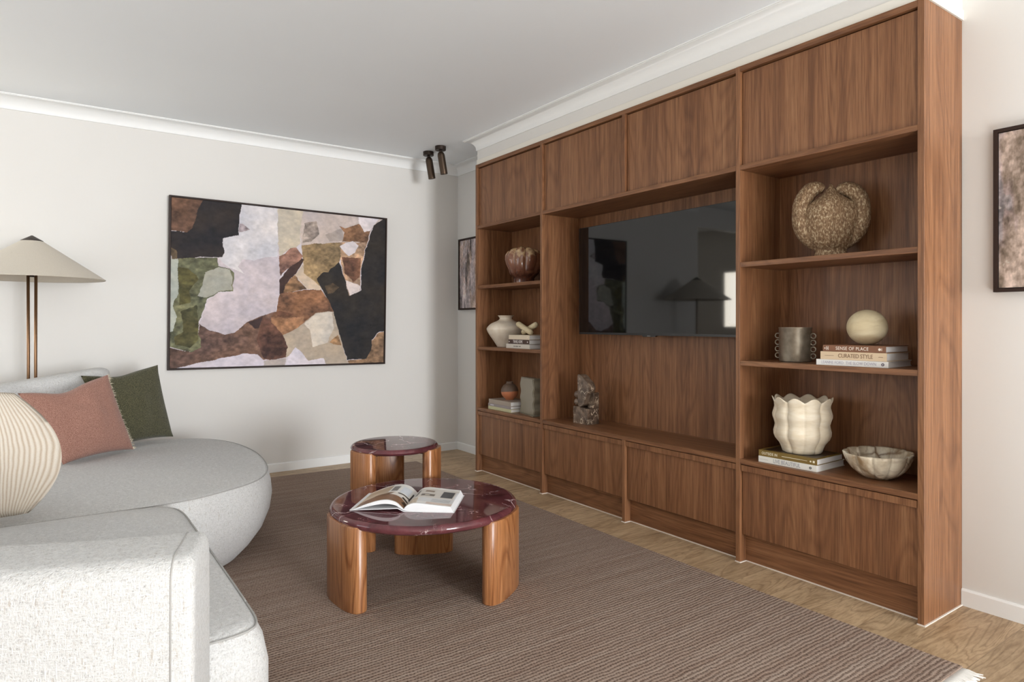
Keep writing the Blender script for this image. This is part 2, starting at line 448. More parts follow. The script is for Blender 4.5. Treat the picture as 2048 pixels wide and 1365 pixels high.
window(3, 'X', XL, 5.65, 6.52, 1.15, 2.02, 1)
# bulkhead above the joinery
CX0, CX1, CY0, CY1 = 2.824, 3.18, 1.178, 4.534       # joinery footprint
struct('wall_bulkhead', box(2.842, XR, CY0, CY1, 2.4955, ZC), m_wall)
bm = box(2.836, 2.842, CY0-0.004, CY1+0.002, 2.4955, 2.538, 0.0015, 1)
bx(bm, 2.842, XR, CY0-0.006, CY0, 2.4955, 2.538)
struct('trim_2', bm, paint('filler_paint', (234, 229, 218), 0.5))

def sweep(path, prof, side=1, closed=False):
    """path: list of (x,y); prof: list of (p,z); p offset to the right side of travel"""
    P = [Vector(p) for p in path]; rs = []
    for i, p in enumerate(P):
        def nrm(a, b): d = (b-a).normalized(); return Vector((d.y, -d.x))*side
        if i == 0: n = nrm(P[0], P[1]); k = 1
        elif i == len(P)-1: n = nrm(P[-2], P[-1]); k = 1
        else:
            n1 = nrm(P[i-1], p); n2 = nrm(p, P[i+1]); n = (n1+n2); n.normalize(); k = 1/max(0.2, n.dot(n1))
        rs.append([(p.x+n.x*q*k, p.y+n.y*q*k, z) for q, z in prof])
    bm = rings(rs); bmesh.ops.recalc_face_normals(bm, faces=bm.faces); return bm
c = 0.087
arc = [(0.078-0.070*math.sin(a), -0.079+0.071*0+0.070*(1-math.cos(a))*0) for a in (0,)]
cove = [(0, -c), (0.008, -c), (0.008, -c+0.006)]
for k in range(0, 11):
    a = PI/2*k/10
    cove.append((0.079-0.071*math.cos(a), -0.081+0.071*math.sin(a)))
cove += [(0.079, -0.006), (c, -0.006), (c, 0), (0, 0)]
cp = [(q, ZC+z) for q, z in cove]
struct('trim_1', sweep([(XA, YF), (XR, YF), (XR, CY1), (2.842, CY1), (2.842, CY0), (XR, CY0), (XR, YB)], cp, 1), m_trim, True).data.set_sharp_from_angle(angle=math.radians(40))
bp = [(0, 0), (0.013, 0), (0.013, 0.064), (0.009, 0.071), (0, 0.071)]
struct('baseboard_back', sweep([(XA, YF), (XR, YF), (XR, CY1+0.001)], bp, 1), m_trim)
struct('baseboard_right', sweep([(XR, CY0-0.001), (XR, YB)], bp, 1), m_trim)
struct('baseboard_left', sweep([(XL, YB), (XL, YF)], bp, 1), m_trim)

# ------------------------------------------------------------------ walnut wall unit
wu = thing('wall_unit', 'floor to ceiling walnut built-in joinery with open shelves around a television niche', 'cabinet', (CX0, 2.85, 0))
PT = 0.025
LP = (4.509, 4.534); D1 = (3.646, 3.671); D2 = (2.833, 2.858); D3 = (2.0265, 2.0515); RP = (1.178, 1.203)
XBK = 3.168
for nm, (a, b) in (('side_panel', LP), ('side_panel', RP), ('divider', D1), ('divider', D3)):
    obj(nm, box(CX0, CX1-0.001, a, b, 0.0, 2.495, 0.0012, 1), m_walnut, wu, world=True)
for z0, z1 in ((0.0, 0.496), (1.997, 2.468)):
    obj('divider', box(CX0, XBK, D2[0], D2[1], z0, z1, 0.001, 1), m_walnut, wu, world=True)
obj('back_panel', box(XBK, CX1-0.001, RP[1], LP[0], 0.0, 2.49), m_walnut, wu, world=True)
obj('top_rail', box(CX0+0.0006, XBK, RP[1], LP[0], 2.4675, 2.4945, 0.001, 1), m_walnut_h, wu, world=True)
for a, b in ((D1[1], LP[0]), (D3[1], D1[0]), (RP[1], D3[0])):
    obj('bulkhead_board', box(CX0+0.0006, XBK, a, b, 1.972, 1.997, 0.001, 1), m_walnut_h, wu, world=True)
    obj('counter', box(CX0+0.0006, XBK, a, b, 0.496, 0.521, 0.001, 1), m_walnut_h, wu, world=True)
for a, b in ((D1[1], LP[0]), (RP[1], D3[0])):
    for z in (1.484, 0.990):
        obj('shelf', box(CX0+0.002, XBK, a, b, z, z+0.0245, 0.001, 1), m_walnut_h, wu, world=True)
bays = ((D1[1], LP[0]), (D2[1], D1[0]), (D3[1], D2[0]), (RP[1], D3[0]))
for a, b in bays:
    g = 0.003
    obj('door', box(CX0+0.018, CX0+0.036, a+g, b-g, 1.997+0.001, 2.4675-0.006, 0.0008, 1), m_walnut, wu, world=True)
    d = obj('door', box(CX0+0.018, CX0+0.036, a+g, b-g, 0.141, 0.4605, 0.0008, 1), m_walnut, wu, world=True)
    lipp = box(CX0+0.004, CX0+0.036, a+g, b-g, 0.461, 0.4915, 0.0015, 1)
    bmesh.ops.translate(lipp, verts=lipp.verts, vec=-Vector(wu.location)); obj('finger_pull', lipp, m_walnut, d)
    obj('plinth', box(CX0+0.048, CX0+0.064, a, b, 0.0, 0.14), m_walnut_h, wu, world=True)
bm = bmesh.new(); e = 0.006
for a, b in bays: bx(bm, CX0+0.048-e, CX0+0.048, a, b, 0, 0.004)
for a, b in (LP, D1, D2, D3, RP):
    bx(bm, CX0-e, CX0, a-e, b, 0, 0.004); 
    bx(bm, CX0, (CX1-0.002 if a == RP[0] else CX0+0.048), a-e, a, 0, 0.004)
obj('sealant_bead', bm, m_caulk, wu, world=True)

# ------------------------------------------------------------------ television
tv = thing('television', 'wide black flat screen television hung in the walnut niche', 'television', (3.05, 2.845, 1.5))
TX = 3.042; TY0, TY1, TZ0, TZ1 = 2.186, 3.502, 1.127, 1.872
m_screen = plain('screen_glass', (7, 7, 8), 0.035, 0, 0.55)
obj('screen', box(TX, TX+0.004, TY0+0.003, TY1-0.003, TZ0+0.014, TZ1-0.003), m_screen, tv, world=True)
bm = box(TX+0.004, TX+0.030, TY0, TY1, TZ0, TZ1, 0.002, 1); bx(bm, TX-0.001, TX+0.004, TY0, TY1, TZ0, TZ0+0.013)
bx(bm, TX-0.0005, TX+0.004, TY0, TY0+0.003, TZ0+0.013, TZ1); bx(bm, TX-0.0005, TX+0.004, TY1-0.003, TY1, TZ0+0.013, TZ1); bx(bm, TX-0.0005, TX+0.004, TY0+0.003, TY1-0.003, TZ1-0.003, TZ1)
obj('casing', bm, plain('tv_bezel', (34, 34, 36), 0.35, 0.3), tv, world=True)
obj('wall_mount', box(TX+0.030, XBK, 2.6, 3.1, 1.3, 1.7), m_black, tv, world=True)
bm = prism([(2.845+0.06, TZ0), (2.845+0.05, TZ0-0.009), (2.845-0.05, TZ0-0.009), (2.845-0.06, TZ0)], TX+0.002, TX+0.02)
s = obj('sensor', bm, plain('tv_sensor', (16, 16, 17), 0.3), tv, world=True)
t = text_bm('SAMSUNG', 0.006, 0.0002); text_spine(t, 2.845, TZ0-0.004, TX+0.0016)
obj('logo', t, plain('logo_silver', (190, 190, 190), 0.4), tv, world=True)

# ------------------------------------------------------------------ rug
RUGY0, RUGY1 = 0.955, 5.10
rg = thing('rug', 'large ribbed mauve brown woven rug under the coffee table and sofa', 'rug', (1.0, 3.0, 0))
poly = [(-1.4, RUGY0+0.02), (2.582, RUGY0), (2.562, 2.0), (2.566, 3.3), (2.57, 5.095), (2.0, 5.165), (1.39, 5.205), (0.5, 5.24), (-1.4, 5.28)]
bm = prism(poly, 0.001, 0.012, 'Z')
obj('pile', bm, m_rug, rg, world=True)
def fringe(p0, p1, n, L, r, dirv, mat, seed, name='fringe'):
    rnd = random.Random(seed); bm = bmesh.new()
    for i in range(n):
        t = (i+rnd.random()*0.6)/n; a = Vector(p0).lerp(Vector(p1), t); d = Vector(dirv).normalized()
        s = Vector((-d.y, d.x, 0))*rnd.uniform(-0.16, 0.16); l = L*rnd.uniform(0.75, 1.1)
        pts = [a, a+d*l*0.35+s*l*0.1+Vector((0, 0, 0.002)), a+d*l*0.7+s*l*0.5-Vector((0, 0, 0.003)), a+d*l+s*l]
        for p in pts: p.z = max(p.z, r*1.05)
        tube([tuple(p) for p in pts], [r, r, r*0.9, r*0.5], 5, bm)
    o = obj(name, bm, mat, rg, True, world=True); o['kind'] = 'stuff'; o['label'] = 'white thread fringe along the rug end' if mat is m_white_fringe else 'cream thread fringe along the rug end'; return o
fringe((1.9, RUGY0+0.004, 0.0055), (2.578, RUGY0, 0.0055), 210, 0.070, 0.0031, (0.05, -1, 0), m_white_fringe, 3)
fringe((0.9, 5.225, 0.008), (2.57, 5.095, 0.008), 420, 0.022, 0.0022, (0.06, 1, 0), m_fringe, 4)

# ------------------------------------------------------------------ tables
def leg_bm(a, b, h, cx, cy, phi):
    n = 48; rs = []
    for z, k in ((0.0, 0.975), (0.004, 1.0), (h-0.006, 1.0), (h, 0.97)):
        ring = []
        for i in range(n):
            s = 2*PI*i/n; ex = math.copysign(abs(math.cos(s))**0.8, math.cos(s)); ey = math.copysign(abs(math.sin(s))**0.8, math.sin(s))
            lx = b*ex*k; ly = a*ey*k
            ring.append((cx+lx*math.cos(phi)-ly*math.sin(phi), cy+lx*math.sin(phi)+ly*math.cos(phi), z))
        rs.append(ring)
    return rings(rs)
def make_table(name, label, cx, cy, zt, rt, rho, phi, a, b, th):
    t = thing(name, label, 'table', (cx, cy, 0.012))
    zt -= 0.012
    prof = [(rt*0.5, zt-th), (rt-0.02, zt-th), (rt-0.006, zt-th+0.003), (rt+0.004, zt-th+0.010), (rt+0.008, zt-th*0.5), (rt+0.005, zt-0.009), (rt-0.001, zt-0.003), (rt-0.008, zt-0.0004), (rt-0.016, zt)]
    obj('tabletop', lathe(prof, 128), m_marble, t, True, 40)
    for k in range(3):
        ph = phi+2*PI*k/3
        obj('leg', leg_bm(a, b, zt-th*0.55, rho*math.cos(ph), rho*math.sin(ph), ph), m_oak, t, True, 40)
    bm = bmesh.new()
    for k in range(3):
        ph = phi+2*PI*k/3; p = Vector((math.cos(ph), math.sin(ph), 0)); q = Vector((-p.y, p.x, 0)); R_ = rho-b*0.6
        vs = [p*R_+q*0.025, p*0.0+q*0.025, p*0.0-q*0.025, p*R_-q*0.025]
        A = [bm.verts.new((v.x, v.y, zt-th-0.018)) for v in vs]; B = [bm.verts.new((v.x, v.y, zt-th-0.001)) for v in vs]
        for i in range(4): bm.faces.new((A[i], A[(i+1)%4], B[(i+1)%4], B[i]))
        bm.faces.new(A[::-1]); bm.faces.new(B)
    bmesh.ops.recalc_face_normals(bm, faces=bm.faces)
    obj('subframe', bm, m_black, t)
    return t
make_table('coffee_table', 'low round burgundy marble coffee table on three oval timber legs, open book on top', 1.412, 2.713, 0.387, 0.419, 0.385, 1.101, 0.152, 0.052, 0.040)
make_table('side_table', 'smaller taller round burgundy marble table behind the coffee table', 1.552, 3.337, 0.541, 0.231, 0.214, 1.297, 0.089, 0.041, 0.034)

# ------------------------------------------------------------------ sofa modules
def seat_part(poly, name, mat, parent, prof, crown, n=200):
    """prof: list of (outset, z) from floor to rim; then crowned top"""
    P = resample([Vector(p) for p in poly], n)
    area_ = sum(P[i].x*P[(i+1)%n].y-P[(i+1)%n].x*P[i].y for i in range(n))
    if area_ < 0: P = P[::-1]
    rs = []
    for o, z in prof: rs.append([(p.x, p.y, z) for p in offset(P, o)])
    cx = sum(p.x for p in P)/n; cy = sum(p.y for p in P)/n; zr = prof[-1][1]
    for k in (0.97, 0.92, 0.82, 0.66, 0.45, 0.22, 0.05):
        # shrink along the centroid direction, gentle crown
        rs.append([(cx+(p.x-cx)*k, cy+(p.y-cy)*k, zr+crown*(1-k**3.0)) for p in offset(P, prof[-1][0])])
    bm = rings(rs)
    o = obj(name, bm, mat, parent, True, 50, world=True); return o, P
def seam(P, out, z, r, parent, sel=None, name='piping'):
    Q = offset(P, out); pts = [(p.x, p.y, z) for p in Q]
    pts.append(pts[0]); o = obj(name, tube(pts, r, 8), m_piping, parent, True, world=True); return o
def slab(path, th, z0, z1, name, mat, parent, ztop=None, rnd=0.07, rend=0.08):
    """upholstered curved slab: rounded cross-section swept along a plan path, ends rounded over"""
    P = resample_open(spline([Vector(p) for p in path], 12, False), 90)
    Ltot = sum((b-a).length for a, b in zip(P[:-1], P[1:])); rs = []; s = 0
    half = th/2
    # extend ends with closer samples
    ext = [rend*(1-math.cos(PI/2*k/7)) for k in range(8)]
    stations = []
    d0 = (P[0]-P[1]).normalized(); d1 = (P[-1]-P[-2]).normalized()
    for k in range(8): stations.append((P[0]+d0*(rend-ext[k]), math.sin(PI/2*k/7), -d0))
    for i in range(1, len(P)-1): stations.append((P[i], 1.0, (P[i+1]-P[i-1]).normalized()))
    for k in range(7, -1, -1): stations.append((P[-1]+d1*(rend-ext[k]), math.sin(PI/2*k/7), d1))
    for c_, k, d in stations:
        nr = Vector((-d.y, d.x)); hw = half-rend*(1-k); zt = z1+(ztop(c_.x, c_.y) if ztop else 0)-rnd*0.5*(1-k)
        hw = max(hw, 0.01); r_ = min(rnd, hw*0.95)
        sec = [(-hw+0.015, z0), (-hw, z0+0.03), (-hw-0.006*k, (z0+zt)/2)]
        sec += [(-hw+r_*(1-math.cos(a)), zt-r_+r_*math.sin(a)) for a in [PI/2*j/7 for j in range(8)]]
        sec += [(hw-r_*(1-math.cos(a)), zt-r_+r_*math.sin(a)) for a in [PI/2*j/7 for j in range(7, -1, -1)]]
        sec += [(hw+0.006*k, (z0+zt)/2), (hw, z0+0.03), (hw-0.015, z0)]
        rs.append([(c_.x+nr.x*u, c_.y+nr.y*u, z) for u, z in sec])
    bm = rings(rs); bmesh.ops.recalc_face_normals(bm, faces=bm.faces)
    o = obj(name, bm, mat, parent, True, 60, world=True)
    return o, rs
SZ = 0.43
far = thing('sofa', 'large pale grey boucle curved sectional sofa along the left side', 'sofa', (0.2, 3.4, 0.0125))
fo = [(0.435, 3.133), (0.632, 3.206), (0.811, 3.334), (0.924, 3.549), (0.985, 3.88), (0.995, 4.2), (0.955, 4.5), (0.86, 4.72), (0.70, 4.845), (0.45, 4.89), (0.0, 4.89), (-0.6, 4.88), (-1.1, 4.82), (-1.2, 4.5), (-1.2, 3.5), (-1.1, 3.135), (-0.6, 3.128), (0.0, 3.125)]
fP = spline([Vector(p) for p in fo], 8)
prof = [(-0.16, 0.0125), (-0.13, 0.030), (-0.075, 0.085), (-0.02, 0.16), (0.012, 0.24), (0.022, 0.31), (0.016, 0.37), (0.005, 0.41), (0.0, 0.428), (-0.003, 0.4285), (-0.006, SZ+0.001), (-0.016, SZ+0.004)]
o, P = seat_part(fP, 'seat', m_sofa, far, prof, 0.016)
seam(P, 0.0005, 0.4295, 0.0022, far)
slab([(-1.15, 4.62), (-0.7, 4.74), (-0.3, 4.77), (0.0, 4.785), (0.21, 4.80)], 0.22, 0.44, 0.885, 'backrest', m_sofa, far, rnd=0.07, ztop=lambda x, y: 0.006+0.155*x)

near = far
no = [(0.437, 1.90), (0.438, 2.3), (0.438, 2.7), (0.430, 2.98), (0.375, 3.075), (0.25, 3.105), (0.0, 3.11), (-0.6, 3.11), (-1.1, 3.10), (-1.2, 2.9), (-1.2, 2.3), (-0.9, 1.98), (-0.5, 1.76), (0.0, 1.715), (0.28, 1.705), (0.39, 1.715), (0.43, 1.76)]
nP = spline([Vector(p) for p in no], 8)
prof2 = [(-0.10, 0.0125), (-0.08, 0.03), (-0.03, 0.09), (0.01, 0.17), (0.03, 0.26), (0.03, 0.33), (0.018, 0.39), (0.004, 0.42), (0.0, 0.428), (-0.003, 0.4285), (-0.006, SZ+0.001), (-0.018, SZ+0.008)]
o, P = seat_part(nP, 'seat', m_sofa, near, prof2, 0.035)
seam(P, 0.001, 0.4295, 0.003, near)
# curved back of the near module; its right end shows as the pale block in the foreground
nb = [(0.250, 1.562), (0.06, 1.625), (-0.14, 1.71), (-0.36, 1.83), (-0.62, 2.02), (-0.78, 2.30), (-0.82, 2.7), (-0.80, 3.02)]
o, Q = slab(nb, 0.235, 0.05, 0.725, 'backrest', m_sofa, near, rnd=0.05, rend=0.020)
sec = Q[8][2:-2]; obj('piping', tube(sec, 0.0018, 8), m_piping, near, True, world=True)

# ------------------------------------------------------------------ cushions
def cushion(name, label, corners, thick, mat, n=36, pinch=0.10, group='scatter cushions on the sofa', fr=None, sag=0.0, wrk=0.004, pv=None):
    """corners: BL, BR, TR, TL"""
    BL, BR, TR, TL = [Vector(c) for c in corners]; cen = (BL+BR+TR+TL)/4
    nr = (BR-BL).cross(TL-BL).normalized()
    base = Vector((cen.x, cen.y, min(BL.z, BR.z)))
    t = thing(name, label, 'cushion', base, 0, group)
    def pt(u, v, s):
        # edges bow inward between the corners
        uu = u+pinch*0.5*(1-4*(v-0.5)**2)*(0.5-u)*abs(2*u-1)**2*1.0; vv = v+(pinch if pv is None else pv)*0.5*(1-4*(u-0.5)**2)*(0.5-v)*abs(2*v-1)**2 - sag*v**3*math.exp(-((u-0.42)/0.22)**2)
        p = BL*(1-uu)*(1-vv)+BR*uu*(1-vv)+TR*uu*vv+TL*(1-uu)*vv
        a = 1-(2*u-1)**2; b = 1-(2*v-1)**2
        h = thick*(max(a, 0)**0.5)*(max(b, 0)**0.5)*(0.85+0.15*a*b)+0.003*min(1, 12*a)*min(1, 12*b)
        wr = wrk*(math.sin(9*u+5*v+1)*math.sin(7*v-4*u)+0.6*math.sin(21*u+9*v)*math.sin(15*v-6*u)) - 0.35*thick*sag*8*math.exp(-((u-0.42)/0.16)**2)*v**2*a
        return p+nr*s*(h+wr*a*b) - base
    bm = bmesh.new(); uvl = bm.loops.layers.uv.new('UVMap')
    F = [[bm.verts.new(pt(i/n, j/n, 1)) for i in range(n+1)] for j in range(n+1)]
    B = [[(F[j][i] if i in (0, n) or j in (0, n) else bm.verts.new(pt(i/n, j/n, -1))) for i in range(n+1)] for j in range(n+1)]
    for j in range(n):
        for i in range(n):
            f1 = bm.faces.new((F[j][i], F[j][i+1], F[j+1][i+1], F[j+1][i])); f2 = bm.faces.new((B[j][i], B[j+1][i], B[j+1][i+1], B[j][i+1]))
            for lp_, (uu_, vv_) in zip(f1.loops, ((i, j), (i+1, j), (i+1, j+1), (i, j+1))): lp_[uvl].uv = (uu_/n, vv_/n)
            for lp_, (uu_, vv_) in zip(f2.loops, ((i, j), (i, j+1), (i+1, j+1), (i+1, j))): lp_[uvl].uv = (uu_/n, vv_/n)
    obj('cover', bm, mat, t, True, 75)
    if fr:
        rnd = random.Random(5); fb = bmesh.new(); e = (BR-BL).normalized()
        for i in range(130):
            v = (i+rnd.random())/130; p = pt(1, v, 0); l = 0.022*rnd.uniform(0.5, 1.2)
            q = p+e*l+nr*rnd.uniform(-.006, .006)+(TL-BL).normalized()*rnd.uniform(-.010, .010)
            tube([tuple(p-e*0.004), tuple(p.lerp(q, .5)+nr*rnd.uniform(-.003, .003)), tuple(q)], [0.0016, 0.0014, 0.0008], 4, fb)
        f = obj('fringe', fb, m_fringe, t, True); f['kind'] = 'stuff'; f['label'] = 'cream frayed thread edge'
    return t
def stripe_mat():
    m = M('striped_knit'); v = m.coord((1, 1, 1), rand=False); vu = m.coord((1, 1, 1), rand=False, kind='UV'); wn = m.noise(v, 5, 2)
    sep = m.node('ShaderNodeSeparateXYZ'); m.link(vu, sep.inputs[0])
    y = m.math('ADD', m.math('MULTIPLY', sep.outputs[0], 0.5), m.math('MULTIPLY', wn, 0.02))
    s_ = m.math('ADD', m.math('MULTIPLY', m.math('SINE', m.math('MULTIPLY', y, 2*PI/0.0085)), 0.5), 0.5)
    k = m.math('ADD', m.math('MULTIPLY', m.noise(v, 260, 1), 0.3), s_)
    n1 = m.noise(v, 300, 2)
    c = m.ramp(k, [(0.0, (186, 166, 144)), (0.55, (216, 205, 190)), (1.0, (226, 218, 206))])
    m.color(m.mix(m.math('MULTIPLY', n1, 0.3), c, (190, 172, 150))).set(Roughness=0.95, Specular_IOR_Level=0.1)
    m.bump(m.math('ADD', k, n1), 0.6, 0.002); return m.m
cushion('cushion', 'dark olive green boucle square cushion leaning behind the terracotta cushion', [(0.27, 4.55, 0.455), (0.655, 4.835, 0.452), (0.565, 4.845, 0.930), (0.135, 4.595, 0.895)], 0.065, m_green, sag=0.04, pinch=0.16)
cushion('cushion', 'terracotta linen cushion with frayed cream edge', [(0.045, 4.19, 0.455), (0.395, 4.46, 0.455), (0.262, 4.44, 0.905), (-0.145, 4.135, 0.849)], 0.085, m_terra, fr=True, sag=0.07, pinch=0.16, wrk=0.006)
cushion('cushion', 'cream and beige finely striped cushion at the left edge', [(-0.50, 3.19, 0.485), (-0.075, 3.09, 0.480), (-0.125, 3.255, 0.925), (-0.52, 3.34, 0.92)], 0.10, stripe_mat(), pinch=-1.25, pv=-0.12)

# ------------------------------------------------------------------ floor lamp
lp = thing('floor_lamp', 'floor lamp with wide beige cone shade on twin brass poles behind the sofa', 'lamp', (-0.104, 5.03, 0))
obj('base', lathe([(0.11, 0.0), (0.115, 0.003), (0.115, 0.018), (0.108, 0.024), (0.02, 0.026)], 48), m_dark, lp, True, 40)
for s in (-1, 1):
    dx = 0.0225*0.818*s; dy = -0.0225*0.575*s
    obj('pole', tube([(dx, dy, 0.02), (dx*1.0, dy*1.0, 1.0), (dx*1.08, dy*1.08, 1.50)], 0.0085, 16), m_brass, lp, True)
bm = lathe([(0.388, 1.478), (0.390, 1.482), (0.056, 1.714), (0.053, 1.712), (0.384, 1.480)], 96, cap0=False, cap1=False)
obj('lamp_shade', bm, m_shade, lp, True, 50)
obj('finial', lathe([(0.058, 1.7125), (0.058, 1.716), (0.004, 1.748), (0.001, 1.748)], 32), m_dark, lp, True, 40)
bm = bmesh.new()
for k in range(3): a = 2*PI*k/3; tube([(0, 0, 1.60), (0.19*math.cos(a), 0.19*math.sin(a), 1.62)], 0.002, 6, bm)
tube([(0, 0, 1.49), (0, 0, 1.715)], 0.012, 10, bm)
obj('socket', bm, m_dark, lp, True)

# ------------------------------------------------------------------ ceiling spotlights
for x, y, lab in ((2.682, 5.081, 'dark bronze cylinder spotlight on the ceiling, farther from the wall unit'), (2.682, 4.865, 'dark bronze cylinder spotlight on the ceiling, closer to the wall unit')):
    s_ = thing('spotlight', lab, 'light', (x, y, ZC), 0, 'ceiling spotlights in the corner')
    obj('mount', lathe([(0.044, -0.034), (0.046, -0.032), (0.046, -0.001), (0.044, 0.0)], 32), m_dark, s_, True, 40)
    obj('stem', tube([(0, 0, -0.03), (0.002, 0, -0.052)], 0.012, 12), m_dark, s_, True)
    d = Vector((0.20, 0.02, -1)).normalized(); p0 = Vector((0, 0, -0.043))
    pts = [p0+d*t for t in (0.0, 0.004, 0.012, 0.024, 0.034, 0.19, 0.192, 0.176)]
    obj('barrel', tube([tuple(p) for p in pts], [0.008, 0.016, 0.024, 0.029, 0.031, 0.031, 0.026, 0.024], 24), plain('brushed_bronze', (78, 64, 52), 0.4, 0.8), s_, True, 40)

# ------------------------------------------------------------------ framed pictures
POLYS = [
((100,75,62),[-6,1016,139,1011,103,936,82,837,61,804,-5,805]),
((203,191,195),[278,1031,448,1009,461,703,468,573,467,461,449,367,446,340,388,320,309,263,264,213,223,197,163,225,116,264,137,340,149,402,187,448,247,460,256,577,239,603,192,613,188,666,210,672,220,704,207,752,206,779,280,809]),
((214,209,211),[278,1031,448,1009,457,777,454,693,400,679,346,656,294,661,275,615,301,571,236,612,191,662,210,672,220,704,207,752,206,779,280,809]),
((165,152,156),[283,885,299,879,331,845,281,821]),
((44,39,39),[139,1020,291,1024,282,941,280,809,206,779,207,752,220,704,210,672,111,660,26,638,-4,697,-5,803,61,804,82,837,103,936]),
((110,92,70),[-4,706,17,691,25,638,-3,637]),
((112,111,84),[-15,638,26,638,80,653,188,666,192,613,239,603,256,577,253,464,193,453,149,411,134,340,113,269,114,199,123,163,124,124,84,94,-11,125]),
((176,180,170),[-15,638,26,638,28,440,7,370,23,302,6,215,-12,206]),
((168,166,154),[136,569,192,608,239,598,249,541,250,473,193,457,149,420,112,427,130,498]),
((84,80,50),[27,596,69,591,112,532,76,460,82,390,34,371]),
((84,81,54),[40,337,107,374,113,269,111,163,78,120,18,138,12,181,53,216]),
((114,88,76),[116,264,163,225,223,197,264,213,309,263,388,320,446,340,505,257,481,191,506,117,499,51,444,38,397,39,370,72,311,82,208,56,109,32,31,-1,-10,-17,-11,120,84,94,124,124,123,163,114,199]),
((96,68,58),[389,310,429,284,481,201,506,126,499,51,444,38,397,44,363,163]),
((60,46,46),[329,273,395,315,372,241,356,236]),
((200,188,170),[448,1009,574,1011,557,881,561,787,540,761,512,754,474,704,461,703]),
((202,186,178),[574,1011,1004,1013,940,955,920,912,905,831,755,816,565,778,557,881]),
((165,150,140),[578,922,636,948,651,863,615,807,568,797]),
((170,158,152),[680,866,769,915,785,829,703,820]),
((216,208,212),[853,1014,972,1012,936,954,916,912,885,900,857,950]),
((136,102,78),[754,928,785,917,857,950,885,900,918,912,901,820,854,831,770,822,785,887]),
((142,120,90),[565,778,651,804,755,816,767,729,756,679,704,617,645,565,664,494,588,514,577,599,573,684]),
((186,152,124),[755,816,905,831,878,699,867,599,864,500,810,458,787,574,767,670]),
((124,88,70),[771,720,870,718,867,599,833,557,786,613]),
((222,212,214),[755,787,785,814,823,832,858,806,839,755,809,728,778,754]),
((222,208,204),[789,564,825,552,865,529,860,485,814,460]),
((140,105,92),[461,698,488,714,512,754,540,761,573,708,566,693,510,632,468,573]),
((64,47,44),[580,685,538,596,496,519,486,467,467,456,465,545,510,632,566,693]),
((205,185,165),[534,587,576,665,577,599,664,509,660,493,592,495,559,551]),
((150,115,85),[534,587,592,494,486,467,496,519]),
((126,91,70),[467,456,486,467,592,491,664,494,698,433,728,352,640,340,582,277,540,234,481,191,429,274,422,302,449,340]),
((104,72,56),[449,340,470,349,529,332,505,313,456,307]),
((146,108,82),[426,293,505,308,582,315,575,272,540,234,481,191,429,274]),
((190,172,152),[582,277,640,340,728,352,759,193,807,-13,693,-10,678,38,602,26,569,88,544,112,513,60,499,51,506,117,481,191,540,234]),
((216,205,192),[582,268,640,335,720,347,732,241,699,144,626,116,611,220]),
((170,132,96),[707,144,751,193,770,124,729,129]),
((222,213,220),[493,-9,513,60,544,112,576,78,602,26,678,38,693,-15]),
((216,206,214),[31,-1,109,32,208,56,311,82,370,72,397,39,444,38,397,-7,25,-18]),
((190,176,168),[397,35,444,38,499,47,493,-5,397,-2]),
((46,42,40),[1012,1014,972,988,936,954,920,892,897,780,875,659,868,500,841,474,810,458,798,516,787,574,767,651,756,684,711,637,700,612,674,610,642,560,668,495,698,433,728,352,759,193,801,21,902,29,929,93,933,158,972,214,1017,221]),
((84,70,56),[682,519,727,541,757,514,720,473,697,472]),
((156,124,96),[1017,219,972,209,933,153,929,93,902,29,801,17,809,-13,1018,-14]),
]
def picture_frame(root, w_, h_, fw, depth, ax):
    """local: picture in plane (u, z) facing -n. builds frame from four mitred bars"""
    bm = bmesh.new()
    o = [(0, 0), (w_, 0), (w_, h_), (0, h_)]; i_ = [(fw, fw), (w_-fw, fw), (w_-fw, h_-fw), (fw, h_-fw)]
    V = {}
    for key, pts in (('o', o), ('i', i_)):
        for t in (0, depth): V[key, t] = [bm.verts.new(ax(a, b, t)) for a, b in pts]
    for k in range(4):
        j = (k+1) % 4
        bm.faces.new((V['o', depth][k], V['o', depth][j], V['i', depth][j], V['i', depth][k]))
        bm.faces.new((V['o', 0][k], V['o', 0][j], V['o', depth][j], V['o', depth][k]))
        bm.faces.new((V['i', 0][k], V['i', 0][j], V['i', depth][j], V['i', depth][k]))
        bm.faces.new((V['o', 0][k], V['o', 0][j], V['i', 0][j], V['i', 0][k]))
    bmesh.ops.recalc_face_normals(bm, faces=bm.faces)
    obj('frame', bm, m_frame, root)
